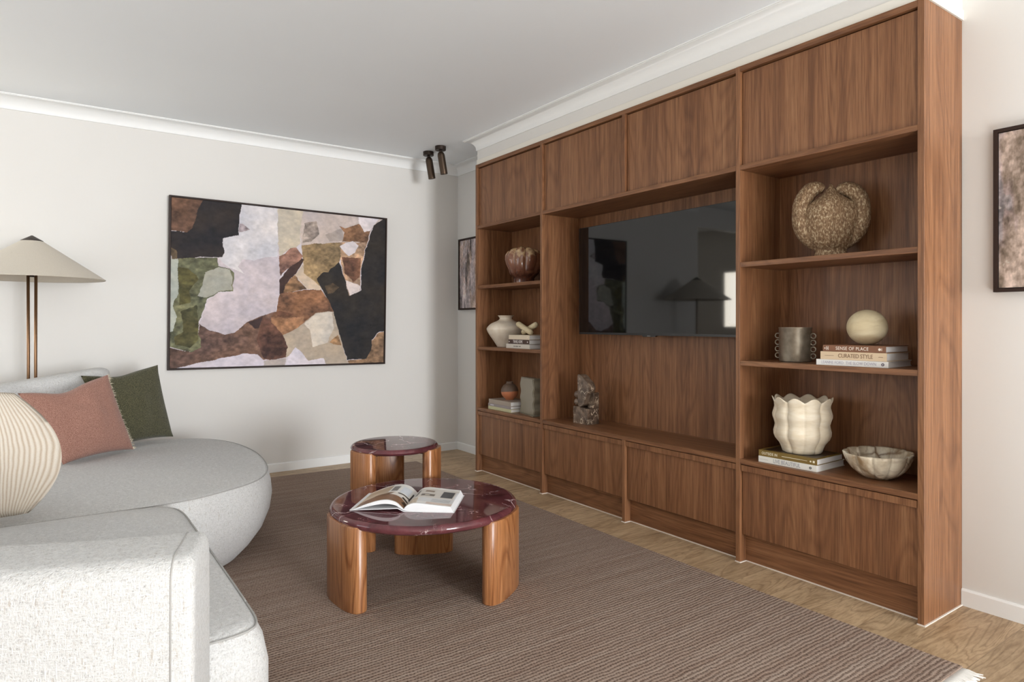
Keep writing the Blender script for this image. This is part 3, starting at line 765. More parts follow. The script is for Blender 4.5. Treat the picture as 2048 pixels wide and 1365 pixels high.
# large painting on the far wall, leaning slightly out at the top
art = thing('painting', 'large framed abstract painting of torn shapes in black, brown, olive and lilac white', 'painting', (1.553, YF-0.003, 0.85))
art.rotation_euler = (math.radians(1.0), math.radians(0.42), 0)
AW, AH, AD = 1.722, 1.292, 0.035
axA = lambda a, b, t: (a-AW/2, -t, b)
picture_frame(art, AW, AH, 0.011, AD, axA)
U, V_ = np.meshgrid(np.linspace(0, 1, 561), np.linspace(0, 1, 421))
wu_ = U+(fbm(U, V_, 9, 1)-0.5)*0.014+(fbm(U, V_, 40, 5, 3)-0.5)*0.008; wv = V_+(fbm(U, V_, 9, 11)-0.5)*0.018+(fbm(U, V_, 40, 15, 3)-0.5)*0.010
cols = np.zeros(U.shape+(3,))+np.array((214, 205, 210.))
for k, (c_, q) in enumerate(POLYS):
    P_ = [(q[i]/1000, q[i+1]/1000) for i in range(0, len(q), 2)]
    ins = inpoly(wu_, wv, P_); lum = sum(c_)/3
    tone = (0.75*fbm(U, V_, 5+k % 5, 50+k*3)+0.25*fbm(U*1.6, V_*0.5, 16, 250+k)-0.5)[..., None]
    fine = (0.5*fbm(U, V_, 24, 90+k, 4)+0.5*fbm(U, V_, 58, 190+k, 3)-0.5)[..., None]
    amp = 0.30 if lum < 60 else (0.62 if 60 <= lum < 160 else 0.15)
    cc = (np.array(c_, float)+(5 if lum < 60 else 0))*(1+amp*tone*1.2+amp*1.9*fine) + np.array((6., 2., -4.))*tone*3
    cols[ins] = cc[ins]
st = fbm(U, V_*0.6, 26, 300, 4)[..., None]; cols *= (0.965+0.07*st)
sp = vnoise(U, V_, 110, 401); zone = ((U > 0.58) & (U < 0.93) & (V_ > 0.03)); cols[(sp > 0.975) & zone & (fbm(U, V_, 6, 77) > 0.52)] *= 0.45
cols = np.clip(cols, 8, 250)
# lilac, green and rust blooms in the lighter passages
m_canvas = vcol('painted_canvas', 0.7, 0.25)
grid_mesh('canvas', 560, 420, lambda u, v: np.stack([u*(AW-0.03)-AW/2+0.015, np.full_like(u, -AD+0.006), v*(AH-0.03)+0.015], -1), cols, m_canvas, art, False)
bm = box(-AW/2+0.012, AW/2-0.012, -AD+0.0065, -0.001, 0.012, AH-0.012); obj('stretcher', bm, plain('stretcher_dark', (26, 18, 16), 0.8), art)

def smoky_art(name, label, y0, y1, z0, z1, seed):
    r = thing(name, label, 'painting', (XR-0.001, (y0+y1)/2, z0))
    Wd = y1-y0; Hd = z1-z0; D_ = 0.034
    ax_ = lambda a, b, t: (-t, Wd/2-a, b)
    picture_frame(r, Wd, Hd, 0.014, D_, ax_)
    nu, nv = 200, 260
    U, V = np.meshgrid(np.linspace(0, 1, nu+1), np.linspace(0, 1, nv+1))
    a = fbm(U*2.2, V*0.7, 5, seed); b = fbm(U, V, 9, seed+20); d = fbm(U, V, 34, seed+40)
    g = (178 if seed == 500 else 150)+95*(a-0.5)*1.5+60*(b-0.5)+95*(d-0.5)+40*(fbm(U*3, V, 50, seed+130)-0.5)
    br = fbm(U*1.5, V*0.6, 4, seed+9)
    col = np.stack([g*1.02+8*(br > 0.55), g*0.95, g*0.95-14*np.clip((br-0.5)*6, 0, 1)], -1)
    dk = (fbm(U*3.0, V*0.5, 4, seed+60) > 0.66); col[dk] *= 0.62
    lt = (fbm(U*1.2, V*1.2, 6, seed+80) > 0.80); col[lt] = col[lt]*0.3+np.array((196, 186, 172.))*0.7
    grid_mesh('canvas', nu, nv, lambda u, v: np.stack([np.full_like(u, -D_+0.008), Wd/2-0.017-u*(Wd-0.034), 0.017+v*(Hd-0.034)], -1), np.clip(col, 20, 235), vcol('smoky_canvas_%d' % seed, 0.7, 0.25), r, False)
    obj('stretcher', box(-D_+0.0085, -0.001, -Wd/2+0.015, Wd/2-0.015, 0.015, Hd-0.015), plain('stretcher_black', (24, 18, 16), 0.8), r)
smoky_art('painting', 'narrow grey brown abstract painting half hidden behind the left end of the wall unit', 4.86, 5.361, 1.330, 1.997, 500)
smoky_art('painting', 'dark framed smoky grey painting on the near right wall, cut off by the photo edge', 0.55, 1.054, 1.329, 1.992, 700)

# ------------------------------------------------------------------ closed books
def book(label, x0, y_left, L, D, z0, th, cover, rot=0.0, title=None, tcol=(240, 235, 225), tsize=0.02, tx=0.6, space=1.0, extra=(), group=None, covertop=None, dy=0.0):
    """spine faces -X; y_left is the far (left in view) end of the spine"""
    b = thing('book', label, 'book', (x0, y_left-L/2, z0), rot, group)
    cv = plain('cover', cover, 0.5); e = 0.0025
    bm = box(0.0, 0.003, -L/2, L/2, 0, th, 0.0008, 1)
    bx(bm, 0.003, D, -L/2, L/2, 0, e); bx(bm, 0.003, D, -L/2, L/2, th-e, th)
    obj('cover', bm, cv, b)
    obj('pages', box(0.0031, D-0.004, -L/2+0.003, L/2-0.003, e+0.0001, th-e-0.0001), m_page, b)
    if title:
        t = text_bm(title, tsize, 0.0003, tx, space); text_spine(t, dy, th/2, -0.0004)
        o = obj('title', t, plain('title_ink', tcol, 0.6), b); 
    for k, a, c_, d in extra:
            bm = bmesh.new()
            if k == 'bar': bx(bm, -0.0007, 0.0, a-c_/2, a+c_/2, th/2-d/2, th/2+d/2)
            elif k == 'dot': 
                vs = [bm.verts.new((-0.0007, a+c_*math.cos(2*PI*i/16), th/2+c_*math.sin(2*PI*i/16))) for i in range(16)]; bm.faces.new(vs)
            elif k == 'ring': torus((-0.0003, a, th/2), c_, c_*0.38, (0, 1, 0), (0, 0, 1), 16, 6, bm)
            obj('emblem', bm, plain('emblem_ink', d if isinstance(d, tuple) else tcol, 0.6), b)
    return b
# right bay, middle shelf (top 1.0145)
Z2 = 1.0146
gR = 'books stacked under the stone sphere'
book('white book with pale grey title, bottom of the stack under the cream sphere', 2.842, 1.630, 0.303, 0.25, Z2, 0.026, (226, 224, 220), math.radians(4.0), 'LEANNE FORD  THE SLOW DOWN', (176, 172, 184), 0.0185, 0.80, 1.0, (('ring', -0.130, 0.0045, (70, 60, 80)),), gR, dy=0.012)
book('beige book with brown title, middle of the stack under the cream sphere', 2.842, 1.612, 0.280, 0.232, Z2+0.0262, 0.0355, (214, 190, 158), math.radians(3.2), 'CURATED STYLE', (128, 98, 74), 0.0255, 0.80, 0.95, (('bar', -0.116, 0.018, 0.0018), ('bar', 0.100, 0.040, 0.0012)), gR, dy=-0.012)
book('brown book with cream title, top of the stack under the cream sphere', 2.842, 1.601, 0.266, 0.232, Z2+0.0619, 0.0290, (126, 84, 58), math.radians(3.2), 'SENSE OF PLACE', (238, 228, 214), 0.0205, 0.84, 1.1, (('dot', -0.108, 0.0055, 0), ('bar', -0.1165, 0.002, 0.011), ('bar', 0.116, 0.0018, 0.017), ('bar', 0.109, 0.0018, 0.017), ('bar', 0.1125, 0.007, 0.0018), ('dot', 0.123, 0.0028, 0)), gR, dy=0.006)
# right bay, lower shelf (counter top 0.521)
Z1 = 0.5212
gP = 'books stacked under the fluted planter'
book('white book with grey title, lower of the pair under the fluted planter', 2.849, 1.936, 0.297, 0.252, Z1, 0.0295, (228, 226, 218), math.radians(1.3), 'LIVE BEAUTIFUL', (150, 150, 156), 0.0265, 0.74, 1.0, (('ring', -0.118, 0.0042, (40, 40, 44)), ('bar', 0.118, 0.045, 0.001)), gP, dy=0.0)
b = book('olive book with cream title, upper of the pair under the fluted planter', 2.851, 1.936, 0.297, 0.235, Z1+0.0297, 0.0295, (122, 98, 42), math.radians(1.3), 'OUTSIDE IN', (232, 224, 200), 0.0185, 0.80, 1.05, (('bar', -0.020, 0.092, 0.0022), ('bar', -0.083, 0.036, 0.0014), ('dot', -0.118, 0.0042, 0), ('bar', -0.133, 0.009, 0.010)), gP, dy=0.090)
cvr = box(0.02, 0.225, -0.135, 0.135, 0.0296, 0.0299); obj('cover_picture', cvr, plain('dark_cover_print', (58, 46, 34), 0.3), b)['label'] = 'dark photograph printed on the cover'
# left bay, middle shelf
gL = 'books stacked beside the cream shoulder vase'
book('pale grey book at the bottom of the stack beside the cream vase', 2.842, 4.120, 0.300, 0.24, Z2, 0.0335, (206, 198, 186), 0, None, (90, 84, 78), extra=(('bar', 0.04, 0.026, 0.005), ('bar', 0.008, 0.030, 0.006), ('bar', -0.028, 0.026, 0.005)), group=gL)
book('dark brown book with white title between two pale books', 2.842, 4.090, 0.265, 0.235, Z2+0.0337, 0.0335, (72, 50, 42), 0, 'TRAVEL HOME', (236, 228, 222), 0.031, 0.62, 0.95, (('dot', -0.112, 0.0055, 0), ('dot', 0.120, 0.005, 0)), gL, dy=0.010)
book('cream book on top of the stack, under the wooden knot', 2.842, 4.085, 0.262, 0.232, Z2+0.0674, 0.0335, (222, 206, 182), 0, None, (236, 226, 208), extra=(('dot', -0.108, 0.005, 0),), group=gL)
# left bay, lower shelf
gB = 'books stacked under the two tone round vase'
book('pale green book at the bottom of the stack under the round two tone vase', 2.852, 4.388, 0.318, 0.20, Z1, 0.0245, (196, 192, 152), 0, None, group=gB)
book('slim mauve grey book in the middle of the stack under the round two tone vase', 2.852, 4.388, 0.315, 0.20, Z1+0.0247, 0.0220, (150, 140, 138), 0, None, (200, 192, 200), extra=(('bar', 0.10, 0.05, 0.010),), group=gB)
book('thick taupe book on top of the stack under the round two tone vase', 2.852, 4.378, 0.305, 0.20, Z1+0.0469, 0.0330, (166, 152, 138), 0, None, group=gB)

# ------------------------------------------------------------------ ornaments on the right bay
# mottled stone gourd vase
m_gourd = M('mottled_stone'); v = m_gourd.coord((1, 1, 0.6)); n1 = m_gourd.noise(v, 120, 4, 0.65, 0.3); n2 = m_gourd.noise(v, 9, 3)
cg = m_gourd.ramp(n1, [(0.36, (104, 80, 58)), (0.52, (140, 112, 84)), (0.66, (204, 186, 154))])
cg = m_gourd.mix(m_gourd.ramp(n2, [(0.4, (0, 0, 0)), (0.7, (120, 120, 120))]), cg, (92, 72, 54))
m_gourd.color(cg).set(Roughness=0.75, Specular_IOR_Level=0.25); m_gourd.bump(n1, 0.5, 0.002); m_gourd = m_gourd.m
gv = thing('vase', 'mottled brown stone sculptural vase with two curling lobes, top shelf beside the niche', 'vase', (3.0, 1.655, 1.5087), math.radians(28.9))
KZ = 0.364/463.0
gy = lambda x: -(x-652)*0.00079   # view x to local y (right in view = -y)
gz = lambda y: 0.364-(y-187)*KZ
def gourd_body():
    secs = [(650, 92, 92), (622, 90, 88), (612, 84, 80), (600, 86, 84), (588, 96, 100), (560, 118, 120), (500, 142, 140), (430, 160, 150), (380, 160, 150), (330, 138, 140), (300, 92, 112), (270, 52, 70), (245, 30, 40), (220, 14, 18), (203, 4, 5)]
    rs = []
    for y, hw, hd in secs:
        ring = []
        for i in range(72):
            t = 2*PI*i/72; f = 1.0
            if y < 600:
                f = 1+0.05*max(0, math.cos(t))**18*(1 if True else 0)-0.05*abs(math.cos(2*t))**6*0
                f -= 0.05*(abs(math.sin(t*2))**3)
            ring.append((-hd*0.00079*0.85*math.cos(t)*f, -hw*0.00079*math.sin(t)*f, gz(y)))
        rs.append(ring)
    return rings(rs)
obj('body', gourd_body(), m_gourd, gv, True)
for pts in ([(600, 592, 8), (560, 582, 16), (520, 520, 40), (494, 450, 50), (488, 380, 50), (498, 310, 52), (524, 258, 50), (556, 230, 46), (590, 228, 38), (612, 240, 20)],
            [(700, 592, 8), (742, 580, 16), (786, 520, 38), (812, 450, 46), (816, 380, 46), (806, 315, 48), (782, 270, 46), (748, 246, 44), (712, 240, 36), (682, 246, 18)]):
    sp_ = spline([Vector((0.0, gy(a), gz(b_))) for a, b_, r in pts], 6, False)
    rr = spline([Vector((r, 0, 0)) for a, b_, r in pts], 6, False)
    obj('lobe', tube([tuple(p) for p in sp_], [max(0.002, q.x*0.00079) for q in rr], 20, flat=1.45), m_gourd, gv, True)
# ridge down the front
obj('ridge', tube([(-0.050*1.0, gy(655), gz(270)), (-0.100, gy(662), gz(380)), (-0.101, gy(668), gz(430)), (-0.095, gy(668), gz(500)), (-0.080, gy(666), gz(565))], [0.002, 0.005, 0.006, 0.005, 0.002], 10), m_gourd, gv, True)

# metal pot with rings
m_pew = M('aged_pewter'); v = m_pew.coord((1, 1, 1)); n1 = m_pew.noise(v, 30, 4)
m_pew.color(m_pew.ramp(n1, [(0.3, (128, 118, 104)), (0.7, (158, 148, 132))])).set(Metallic=0.75, Roughness=0.42); m_pew.bump(n1, 0.15, 0.001); m_pew = m_pew.m
po = thing('pot', 'aged pewter cylinder pot with columns of small rings on its sides', 'pot', (2.97, 1.817, Z2))
obj('vessel', lathe([(0.066, 0.0), (0.073, 0.003), (0.0745, 0.012), (0.0745, 0.160), (0.0765, 0.164), (0.0765, 0.168), (0.072, 0.168), (0.070, 0.160), (0.070, 0.01), (0.001, 0.009)], 64), m_pew, po, True, 40)
dn = Vector((0.52, -0.853, 0))*0.94+Vector((-0.853, -0.52, 0))*0.34
for sgn in (1, -1):
    for k in range(4):
        p = dn*sgn*0.0845+Vector((0, 0, 0.029+k*0.0325))
        obj('ring', torus(p, 0.0118, 0.0034, dn, (0, 0, 1), 24, 8), m_pew, po, True)
# sphere ornament
m_cream = M('cream_stone'); v = m_cream.coord((1, 1, 3)); n1 = m_cream.noise(v, 9, 4, 0.6, 0.8)
m_cream.color(m_cream.ramp(n1, [(0.3, (206, 186, 146)), (0.7, (232, 218, 184))])).set(Roughness=0.6); m_cream = m_cream.m
sphz = Z2+0.0619+0.0292
sp = thing('ornament', 'cream stone sphere resting on the stack of three titled books', 'ornament', (2.975, 1.475, sphz))
obj('ball', lathe([(max(0.0005, 0.0825*math.sin(PI*k/32)), 0.0785-0.0785*math.cos(PI*k/32)) for k in range(33)], 64), m_cream, sp, True)

# fluted planter
m_plant = M('carved_timber_cream'); v = m_plant.coord((1, 1, 4)); n1 = m_plant.noise(v, 14, 4, 0.6, 0.5)
m_plant.color(m_plant.ramp(n1, [(0.3, (222, 206, 178)), (0.7, (238, 227, 207))])).set(Roughness=0.55); m_plant = m_plant.m
plz = Z1+0.0593
pl = thing('planter', 'cream fluted petal planter standing on the olive and white books', 'planter', (2.965, 1.778, plz))
NP = 10
def pf(inner):
    def f(r, z, t):
        a = (t*NP/(2*PI)) % 1.0; s = math.sin(PI*a)              # 0 in creases, 1 mid petal
        cr = s**0.5; j = int(round(t*NP/(2*PI))) % 2; dp = 0.11 if j else 0.045
        rr = r*(0.985-dp*(1-cr))
        zz = z+0.020*(s**1.4-0.6)*max(0, min(1, (z-0.17)/0.07))
        return rr, zz
    return f
outer = [(0.080, 0.0), (0.090, 0.004), (0.097, 0.026), (0.106, 0.044), (0.124, 0.066), (0.131, 0.084), (0.132, 0.102), (0.127, 0.122), (0.125, 0.134), (0.129, 0.150), (0.136, 0.170), (0.137, 0.182), (0.132, 0.200), (0.1275, 0.214), (0.129, 0.230), (0.134, 0.246), (0.139, 0.258), (0.1385, 0.261)]
inner = [(0.134, 0.258), (0.123, 0.240), (0.110, 0.214), (0.108, 0.10), (0.076, 0.035), (0.002, 0.033)]
obj('vessel', lathe(outer+inner, NP*16, pf(0)), m_plant, pl, True)
# onyx bowl
m_onyx = marble('onyx', (152, 126, 94), (240, 230, 208), (128, 100, 72), 0.09, 6.0, 0.3, 0.42)
bo = thing('bowl', 'fluted cream and brown onyx bowl on the lower right shelf', 'bowl', (2.975, 1.427, Z1))
NB = 11
def bf(r, z, t):
    a = (t*NB/(2*PI)) % 1.0; s = math.sin(PI*a)**0.5
    k = 0.90+0.095*s
    return 0.955*r*(k if r > 0.05 else 1), z+0.004*math.sin(t+2.0)*(z/0.11)
obj('vessel', lathe([(0.040, 0.0), (0.055, 0.002), (0.085, 0.017), (0.112, 0.040), (0.133, 0.068), (0.145, 0.096), (0.149, 0.110), (0.146, 0.114), (0.140, 0.110), (0.130, 0.084), (0.105, 0.046), (0.07, 0.02), (0.002, 0.016)], NB*14, bf), m_onyx, bo, True)

# ------------------------------------------------------------------ ornaments on the left bay
m_agate = M('brown_glaze'); v = m_agate.coord((1, 1, 1), rand=False); sz_ = m_agate.node('ShaderNodeSeparateXYZ'); m_agate.link(v, sz_.inputs[0])
n1 = m_agate.noise(v, 16, 4, 0.6, 1.2); hz = m_agate.math('ADD', m_agate.math('MULTIPLY', sz_.outputs[2], 2.25), m_agate.math('MULTIPLY', n1, 0.75))
m_agate.color(m_agate.ramp(hz, [(0.30, (120, 66, 44)), (0.45, (78, 46, 36)), (0.62, (118, 74, 56)), (0.85, (136, 92, 68)), (1.0, (206, 176, 136))])).set(Roughness=0.14, Coat_Weight=0.4); m_agate = m_agate.m
bv = thing('vase', 'glossy brown agate lumpy lobed vase, top left shelf', 'vase', (3.0, 4.105, 1.5087))
def lf(r, z, t):
    a = (t*9/(2*PI)) % 1.0; s = math.sin(PI*a)**0.5
    w_ = min(1, max(0, (z-0.05)/0.06))
    return r*(1-w_*0.13*(1-s))*(1+0.03*math.sin(3*t+z*30)*w_), z+0.016*w_*w_*(s-0.5)*(1 if z > 0.2 else 0)+0.008*math.sin(2*t)*(1 if z > 0.2 else 0)
obj('vessel', lathe([(0.082, 0.0), (0.085, 0.01), (0.080, 0.04), (0.092, 0.058), (0.115, 0.08), (0.125, 0.11), (0.140, 0.15), (0.147, 0.19), (0.144, 0.225), (0.125, 0.255), (0.095, 0.268), (0.070, 0.262), (0.06, 0.24), (0.055, 0.15), (0.002, 0.14)], 126, lf), m_agate, bv, True)
m_white = M('cream_ceramic'); v = m_white.coord((1, 1, 1)); n1 = m_white.noise(v, 22, 3)
sepw = m_white.node('ShaderNodeSeparateXYZ'); m_white.link(v, sepw.inputs[0])
m_white.color(m_white.ramp(n1, [(0.3, (222, 206, 184)), (0.7, (236, 224, 206))])).set(Roughness=0.45)
m_white.bump(m_white.math('SINE', m_white.math('MULTIPLY', sepw.outputs[2], 700)), 0.12, 0.001); m_white = m_white.m
wv_ = thing('vase', 'cream ceramic wide shouldered vase with flared neck, middle left shelf', 'vase', (2.99, 4.340, Z2))
wp = spline([Vector(p) for p in [(0.066, 0.0), (0.072, 0.006), (0.100, 0.050), (0.135, 0.100), (0.153, 0.136), (0.150, 0.156), (0.118, 0.188), (0.072, 0.208), (0.052, 0.222), (0.050, 0.232), (0.060, 0.246), (0.067, 0.252)]], 5, False)
obj('vessel', lathe([(p.x, p.y) for p in wp]+[(0.064, 0.2525), (0.056, 0.245), (0.045, 0.225), (0.002, 0.20)], 80), m_white, wv_, True, 60)
# wooden knot
kz = Z2+0.1010
kn = thing('ornament', 'pale wooden knot of crossing rounded bars on the cream book', 'ornament', (2.95, 3.985, kz))
obj('bar', capsule((-0.030, 0.078, 0.080), (-0.030, -0.072, 0.0215), 0.0215), m_cream, kn, True)
obj('bar', capsule((0.014, 0.072, 0.0215), (0.014, -0.078, 0.076), 0.0215), m_cream, kn, True)
# two tone round vase
m_two = M('two_tone_clay'); v = m_two.coord((1, 1, 1), rand=False); sp2 = m_two.node('ShaderNodeSeparateXYZ'); m_two.link(v, sp2.inputs[0])
st_ = m_two.math('GREATER_THAN', m_two.math('ADD', sp2.outputs[2], m_two.math('MULTIPLY', sp2.outputs[1], 0.08)), 0.064)
m_two.color(m_two.mix(st_, (196, 122, 84), (104, 84, 70))).set(Roughness=0.45); m_two = m_two.m
tz = Z1+0.0800
tt = thing('vase', 'small round vase, dark brown above and terracotta below, on the stacked books', 'vase', (2.955, 4.235, tz))
pr = [(0.030, 0.0), (0.034, 0.002)]+[(0.0685*math.sin(a), 0.066-0.0665*math.cos(a)) for a in [0.55+(2.70-0.55)*k/20 for k in range(21)]]+[(0.026, 0.134), (0.027, 0.141), (0.024, 0.143), (0.019, 0.138), (0.018, 0.10)]
obj('vessel', lathe(pr, 56), m_two, tt, True, 60)
# wavy smoky block vase
m_smoke = M('smoked_glass').color((148, 139, 120)).set(Roughness=0.25, Transmission_Weight=0.08, IOR=1.35, Specular_IOR_Level=0.6).m
wb = thing('vase', 'grey green smoky rectangular vase with wavy sides, lower left shelf', 'vase', (2.915, 3.912, Z1), math.radians(-12))
poly = []
for k in range(25): z = 0.27*k/24; poly.append((0.118+0.008*math.sin(z*2*PI/0.10+0.6), z+0.006))
for k in range(24, -1, -1): z = 0.27*k/24; poly.append((-0.118+0.008*math.sin(z*2*PI/0.085+2.2), z+0.006))
bm = prism(poly, -0.028, 0.045); bmesh.ops.bevel(bm, geom=[e for e in bm.edges if abs(e.verts[0].co.x-e.verts[1].co.x) < 1e-5 and e.calc_face_angle(0) > 1.2], offset=0.006, segments=3, affect='EDGES')
obj('body', bm, m_smoke, wb, True, 35)
obj('foot', box(-0.030, 0.048, -0.118, 0.118, 0.0, 0.0055, 0.001, 1), m_smoke, wb)
# agate bookend sculpture
m_rock = marble('grey_agate', (78, 64, 54), (128, 108, 92), (226, 206, 180), 0.05, 13.0, 0.15, 0.50)
K = 0.000301
sc = thing('sculpture', 'small carved grey brown agate block sculpture at the left of the niche', 'sculpture', (2.98, 3.358, Z1))
Y_ = lambda a: 0.077-(a-158)*0.157/405*0.95; Z_ = lambda b_: (1250-b_)*K
def rough(bm, s=0.002, seed=1, cuts=2):
    bmesh.ops.triangulate(bm, faces=[f for f in bm.faces if len(f.verts) > 4]); 
    bmesh.ops.subdivide_edges(bm, edges=bm.edges, cuts=cuts, use_grid_fill=True)
    rn = random.Random(seed)
    for v in bm.verts:
        if v.co.z > 0.002: v.co += Vector((rn.uniform(-s, s), rn.uniform(-s, s), rn.uniform(-s, s)))
    return bm
obj('base', rough(prism([(Y_(158), 0), (Y_(560), 0), (Y_(560), Z_(900)), (Y_(480), Z_(890)), (Y_(300), Z_(868)), (Y_(165), Z_(870))], -0.05, 0.05), 0.0015, 2), m_rock, sc)
lp_ = spline([Vector(p) for p in [(Y_(270), Z_(160)), (Y_(360), Z_(165)), (Y_(450), Z_(240)), (Y_(530), Z_(310)), (Y_(585), Z_(420)), (Y_(560), Z_(520)), (Y_(500), Z_(600)), (Y_(470), Z_(700)), (Y_(420), Z_(810)), (Y_(350), Z_(864)), (Y_(290), Z_(850)), (Y_(275), Z_(640)), (Y_(268), Z_(400))]], 5)
bm = prism([(p.x, p.y) for p in lp_], -0.045, 0.012); obj('leaf', bm, m_rock, sc, True, 40)
obj('column', rough(box(-0.002, 0.05, Y_(560)-0.004, Y_(430), Z_(900)-0.002, Z_(545), 0.003, 1), 0.0012, 4), m_rock, sc)
obj('upright', rough(box(0.014, 0.048, Y_(430), Y_(300), Z_(880)-0.002, Z_(480), 0.004, 1), 0.0015, 5), m_rock, sc)
for b_ in (605, 772):
    bm = bmesh.new(); capsule((-0.030, Y_(218), Z_(b_)), (0.018, Y_(218), Z_(b_)), 0.0245, 18, bm); obj('pebble', bm, m_rock, sc, True)
obj('pebble', capsule((-0.02, Y_(558), Z_(850)), (0.0, Y_(558), Z_(850)), 0.014), m_rock, sc, True)

# ------------------------------------------------------------------ open book on the coffee table
ob = thing('open_book', 'open hardback book with printed interior photographs lying on the coffee table', 'book', (1.239, 2.578, 0.3872), math.atan2(-0.64, 0.77))
L_ = 0.283
lt = [Vector(p) for p in [(-0.222, 0.0042), (-0.205, 0.012), (-0.16, 0.030), (-0.11, 0.045), (-0.07, 0.049), (-0.035, 0.040), (-0.012, 0.022), (0.0, 0.010)]]
lb = [Vector(p) for p in [(-0.222, 0.0036), (-0.20, 0.0075), (-0.16, 0.018), (-0.11, 0.029), (-0.07, 0.032), (-0.035, 0.026), (-0.014, 0.014), (0.0, 0.0065)]]
rt_ = [Vector(p) for p in [(0.0, 0.010), (0.010, 0.022), (0.030, 0.034), (0.060, 0.038), (0.10, 0.035), (0.15, 0.030), (0.200, 0.026), (0.206, 0.025)]]
rb = [Vector(p) for p in [(0.0, 0.0065), (0.010, 0.004), (0.030, 0.003), (0.060, 0.003), (0.10, 0.003), (0.15, 0.003), (0.207, 0.003), (0.2175, 0.003)]]
def block(top, bot, name):
    tt_ = spline(top, 5, False); bb = spline(bot, 5, False); poly = [(p.x, p.y) for p in tt_]+[(p.x, p.y) for p in reversed(bb)]
    bm = bmesh.new()
    n = len(tt_)
    for y in (0.003, L_-0.003): pass
    A = [[bm.verts.new((p.x, y, p.y)) for y in (0.003, L_-0.003)] for p in tt_]; B = [[bm.verts.new((p.x, y, p.y)) for y in (0.003, L_-0.003)] for p in bb]
    for i in range(n-1):
        bm.faces.new((A[i][0], A[i+1][0], A[i+1][1], A[i][1])); bm.faces.new((B[i][0], B[i][1], B[i+1][1], B[i+1][0]))
        bm.faces.new((A[i][0], B[i][0], B[i+1][0], A[i+1][0])); bm.faces.new((A[i][1], A[i+1][1], B[i+1][1], B[i][1]))
    bm.faces.new((A[0][0], A[0][1], B[0][1], B[0][0])); bm.faces.new((A[-1][0], B[-1][0], B[-1][1], A[-1][1]))
    bmesh.ops.recalc_face_normals(bm, faces=bm.faces)
    return obj(name, bm, m_page_cut, ob, True, 35)
m_page_cut = M('page_edges'); v = m_page_cut.coord((1, 1, 1), rand=False); sp3 = m_page_cut.node('ShaderNodeSeparateXYZ'); m_page_cut.link(v, sp3.inputs[0])
ln = m_page_cut.math('SINE', m_page_cut.math('MULTIPLY', sp3.outputs[2], 2600))
m_page_cut.color(m_page_cut.ramp(m_page_cut.math('ADD', m_page_cut.math('MULTIPLY', ln, 0.5), 0.5), [(0.0, (222, 222, 224)), (0.5, (240, 240, 240))])).set(Roughness=0.8); m_page_cut = m_page_cut.m
block(lt, lb, 'left_pages'); block(rt_, rb, 'right_pages')
m_cov = plain('white_board', (232, 232, 232), 0.5)
bm = bmesh.new()
def plate(x0, z0, x1, z1, th):
    A = [bm.verts.new((x, y, z)) for x, y, z in ((x0, 0, z0), (x1, 0, z1), (x1, L_, z1), (x0, L_, z0))]; B = [bm.verts.new((v.co.x, v.co.y, v.co.z+th)) for v in A]
    for i in range(4): bm.faces.new((A[i], A[(i+1)%4], B[(i+1)%4], B[i]))
    bm.faces.new(A[::-1]); bm.faces.new(B)
plate(-0.238, 0.0005, -0.026, 0.0125, 0.0024); plate(-0.026, 0.0125, 0.001, 0.0002, 0.0024); plate(0.001, 0.0002, 0.222, 0.0002, 0.0026)
bmesh.ops.recalc_face_normals(bm, faces=bm.faces); obj('cover', bm, m_cov, ob)
def page(name, curve, rects, base, shift=0.0006, x_in=0.0):
    cs = spline(curve, 5, False); xs = np.array([p.x for p in cs]); zs = np.array([p.y for p in cs]); nu, nv = 110, 120
    s_ = np.linspace(0, 1, len(xs)); U, V = np.meshgrid(np.linspace(0, 1, nu+1), np.linspace(0, 1, nv+1))
    col = np.zeros(U.shape+(3,))+np.array(base, float)
    for c_, q in rects:
        P_ = [(q[i], q[i+1]) for i in range(0, len(q), 2)]; ins = inpoly(U, V, P_)
        k = 1+0.25*(fbm(U, V, 14, int(sum(c_)))-0.5)[..., None]*(1 if sum(c_) < 600 else 0.2)
        col[ins] = (np.array(c_, float)*k)[ins]
    X = lambda u: np.interp(u, s_, xs); Zf = lambda u: np.interp(u, s_, zs)+shift
    grid_mesh(name, nu, nv, lambda u, v: np.stack([X(u), 0.0035+v*(L_-0.007), Zf(u)], -1), np.clip(col, 0, 255), vcol(name+'_print', 0.4, 0.4), ob)
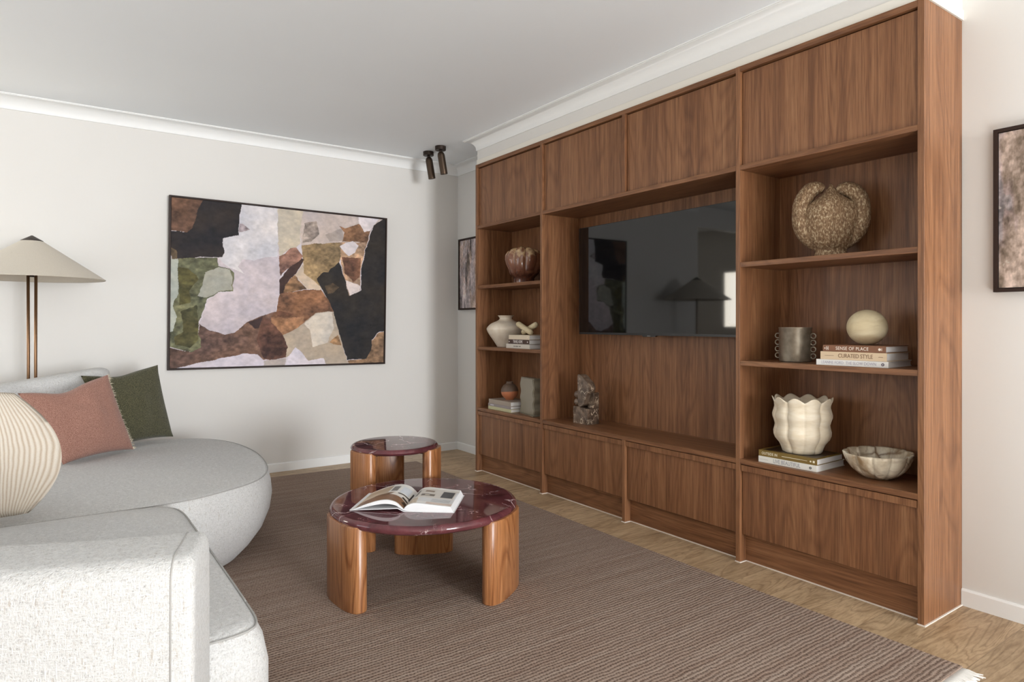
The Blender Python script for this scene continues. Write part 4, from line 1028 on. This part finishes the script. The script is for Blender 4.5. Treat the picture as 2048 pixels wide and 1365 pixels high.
R4 = lambda a, b, c_, d: [a, b, c_, b, c_, d, a, d]
page('left_spread', lt, [((196, 180, 160), R4(0.02, 0.02, 0.98, 0.62)), ((132, 98, 74), [0.05, 0.02, 0.98, 0.02, 0.98, 0.22, 0.7, 0.36, 0.4, 0.42, 0.05, 0.30]), ((110, 84, 62), [0.25, 0.28, 0.55, 0.34, 0.6, 0.46, 0.3, 0.44]), ((222, 216, 208), [0.5, 0.36, 0.95, 0.22, 0.97, 0.5, 0.62, 0.56]), ((60, 52, 46), [0.74, 0.30, 0.96, 0.26, 0.96, 0.32, 0.76, 0.37]), ((70, 56, 46), [0.80, 0.12, 0.97, 0.10, 0.97, 0.20, 0.84, 0.22]),
     ((178, 160, 136), R4(0.02, 0.62, 0.44, 0.94)), ((226, 224, 220), R4(0.44, 0.50, 0.98, 0.94)), ((128, 124, 120), R4(0.47, 0.56, 0.58, 0.86)), ((212, 216, 222), R4(0.63, 0.52, 0.84, 0.86)), ((52, 48, 48), R4(0.90, 0.40, 0.97, 0.78)), ((70, 66, 62), R4(0.62, 0.44, 0.90, 0.49))], (230, 228, 224))
page('right_spread', rt_, [((214, 208, 200), R4(0.05, 0.36, 0.97, 0.90)), ((120, 116, 112), R4(0.22, 0.46, 0.30, 0.82)), ((146, 132, 118), R4(0.40, 0.70, 0.56, 0.80)), ((116, 106, 96), R4(0.37, 0.46, 0.60, 0.58)), ((206, 196, 180), R4(0.44, 0.50, 0.52, 0.55)), ((84, 84, 86), R4(0.68, 0.44, 0.82, 0.80)), ((222, 224, 228), R4(0.85, 0.30, 0.96, 0.80)), ((206, 190, 170), [0.02, 0.02, 0.40, 0.04, 0.36, 0.34, 0.06, 0.38]), ((150, 122, 96), [0.02, 0.10, 0.14, 0.12, 0.12, 0.30, 0.04, 0.36]), ((214, 214, 214), R4(0.38, 0.14, 0.97, 0.36)), ((190, 190, 190), R4(0.60, 0.16, 0.82, 0.32)), ((214, 196, 184), R4(0.55, 0.02, 0.97, 0.13))], (232, 230, 226))
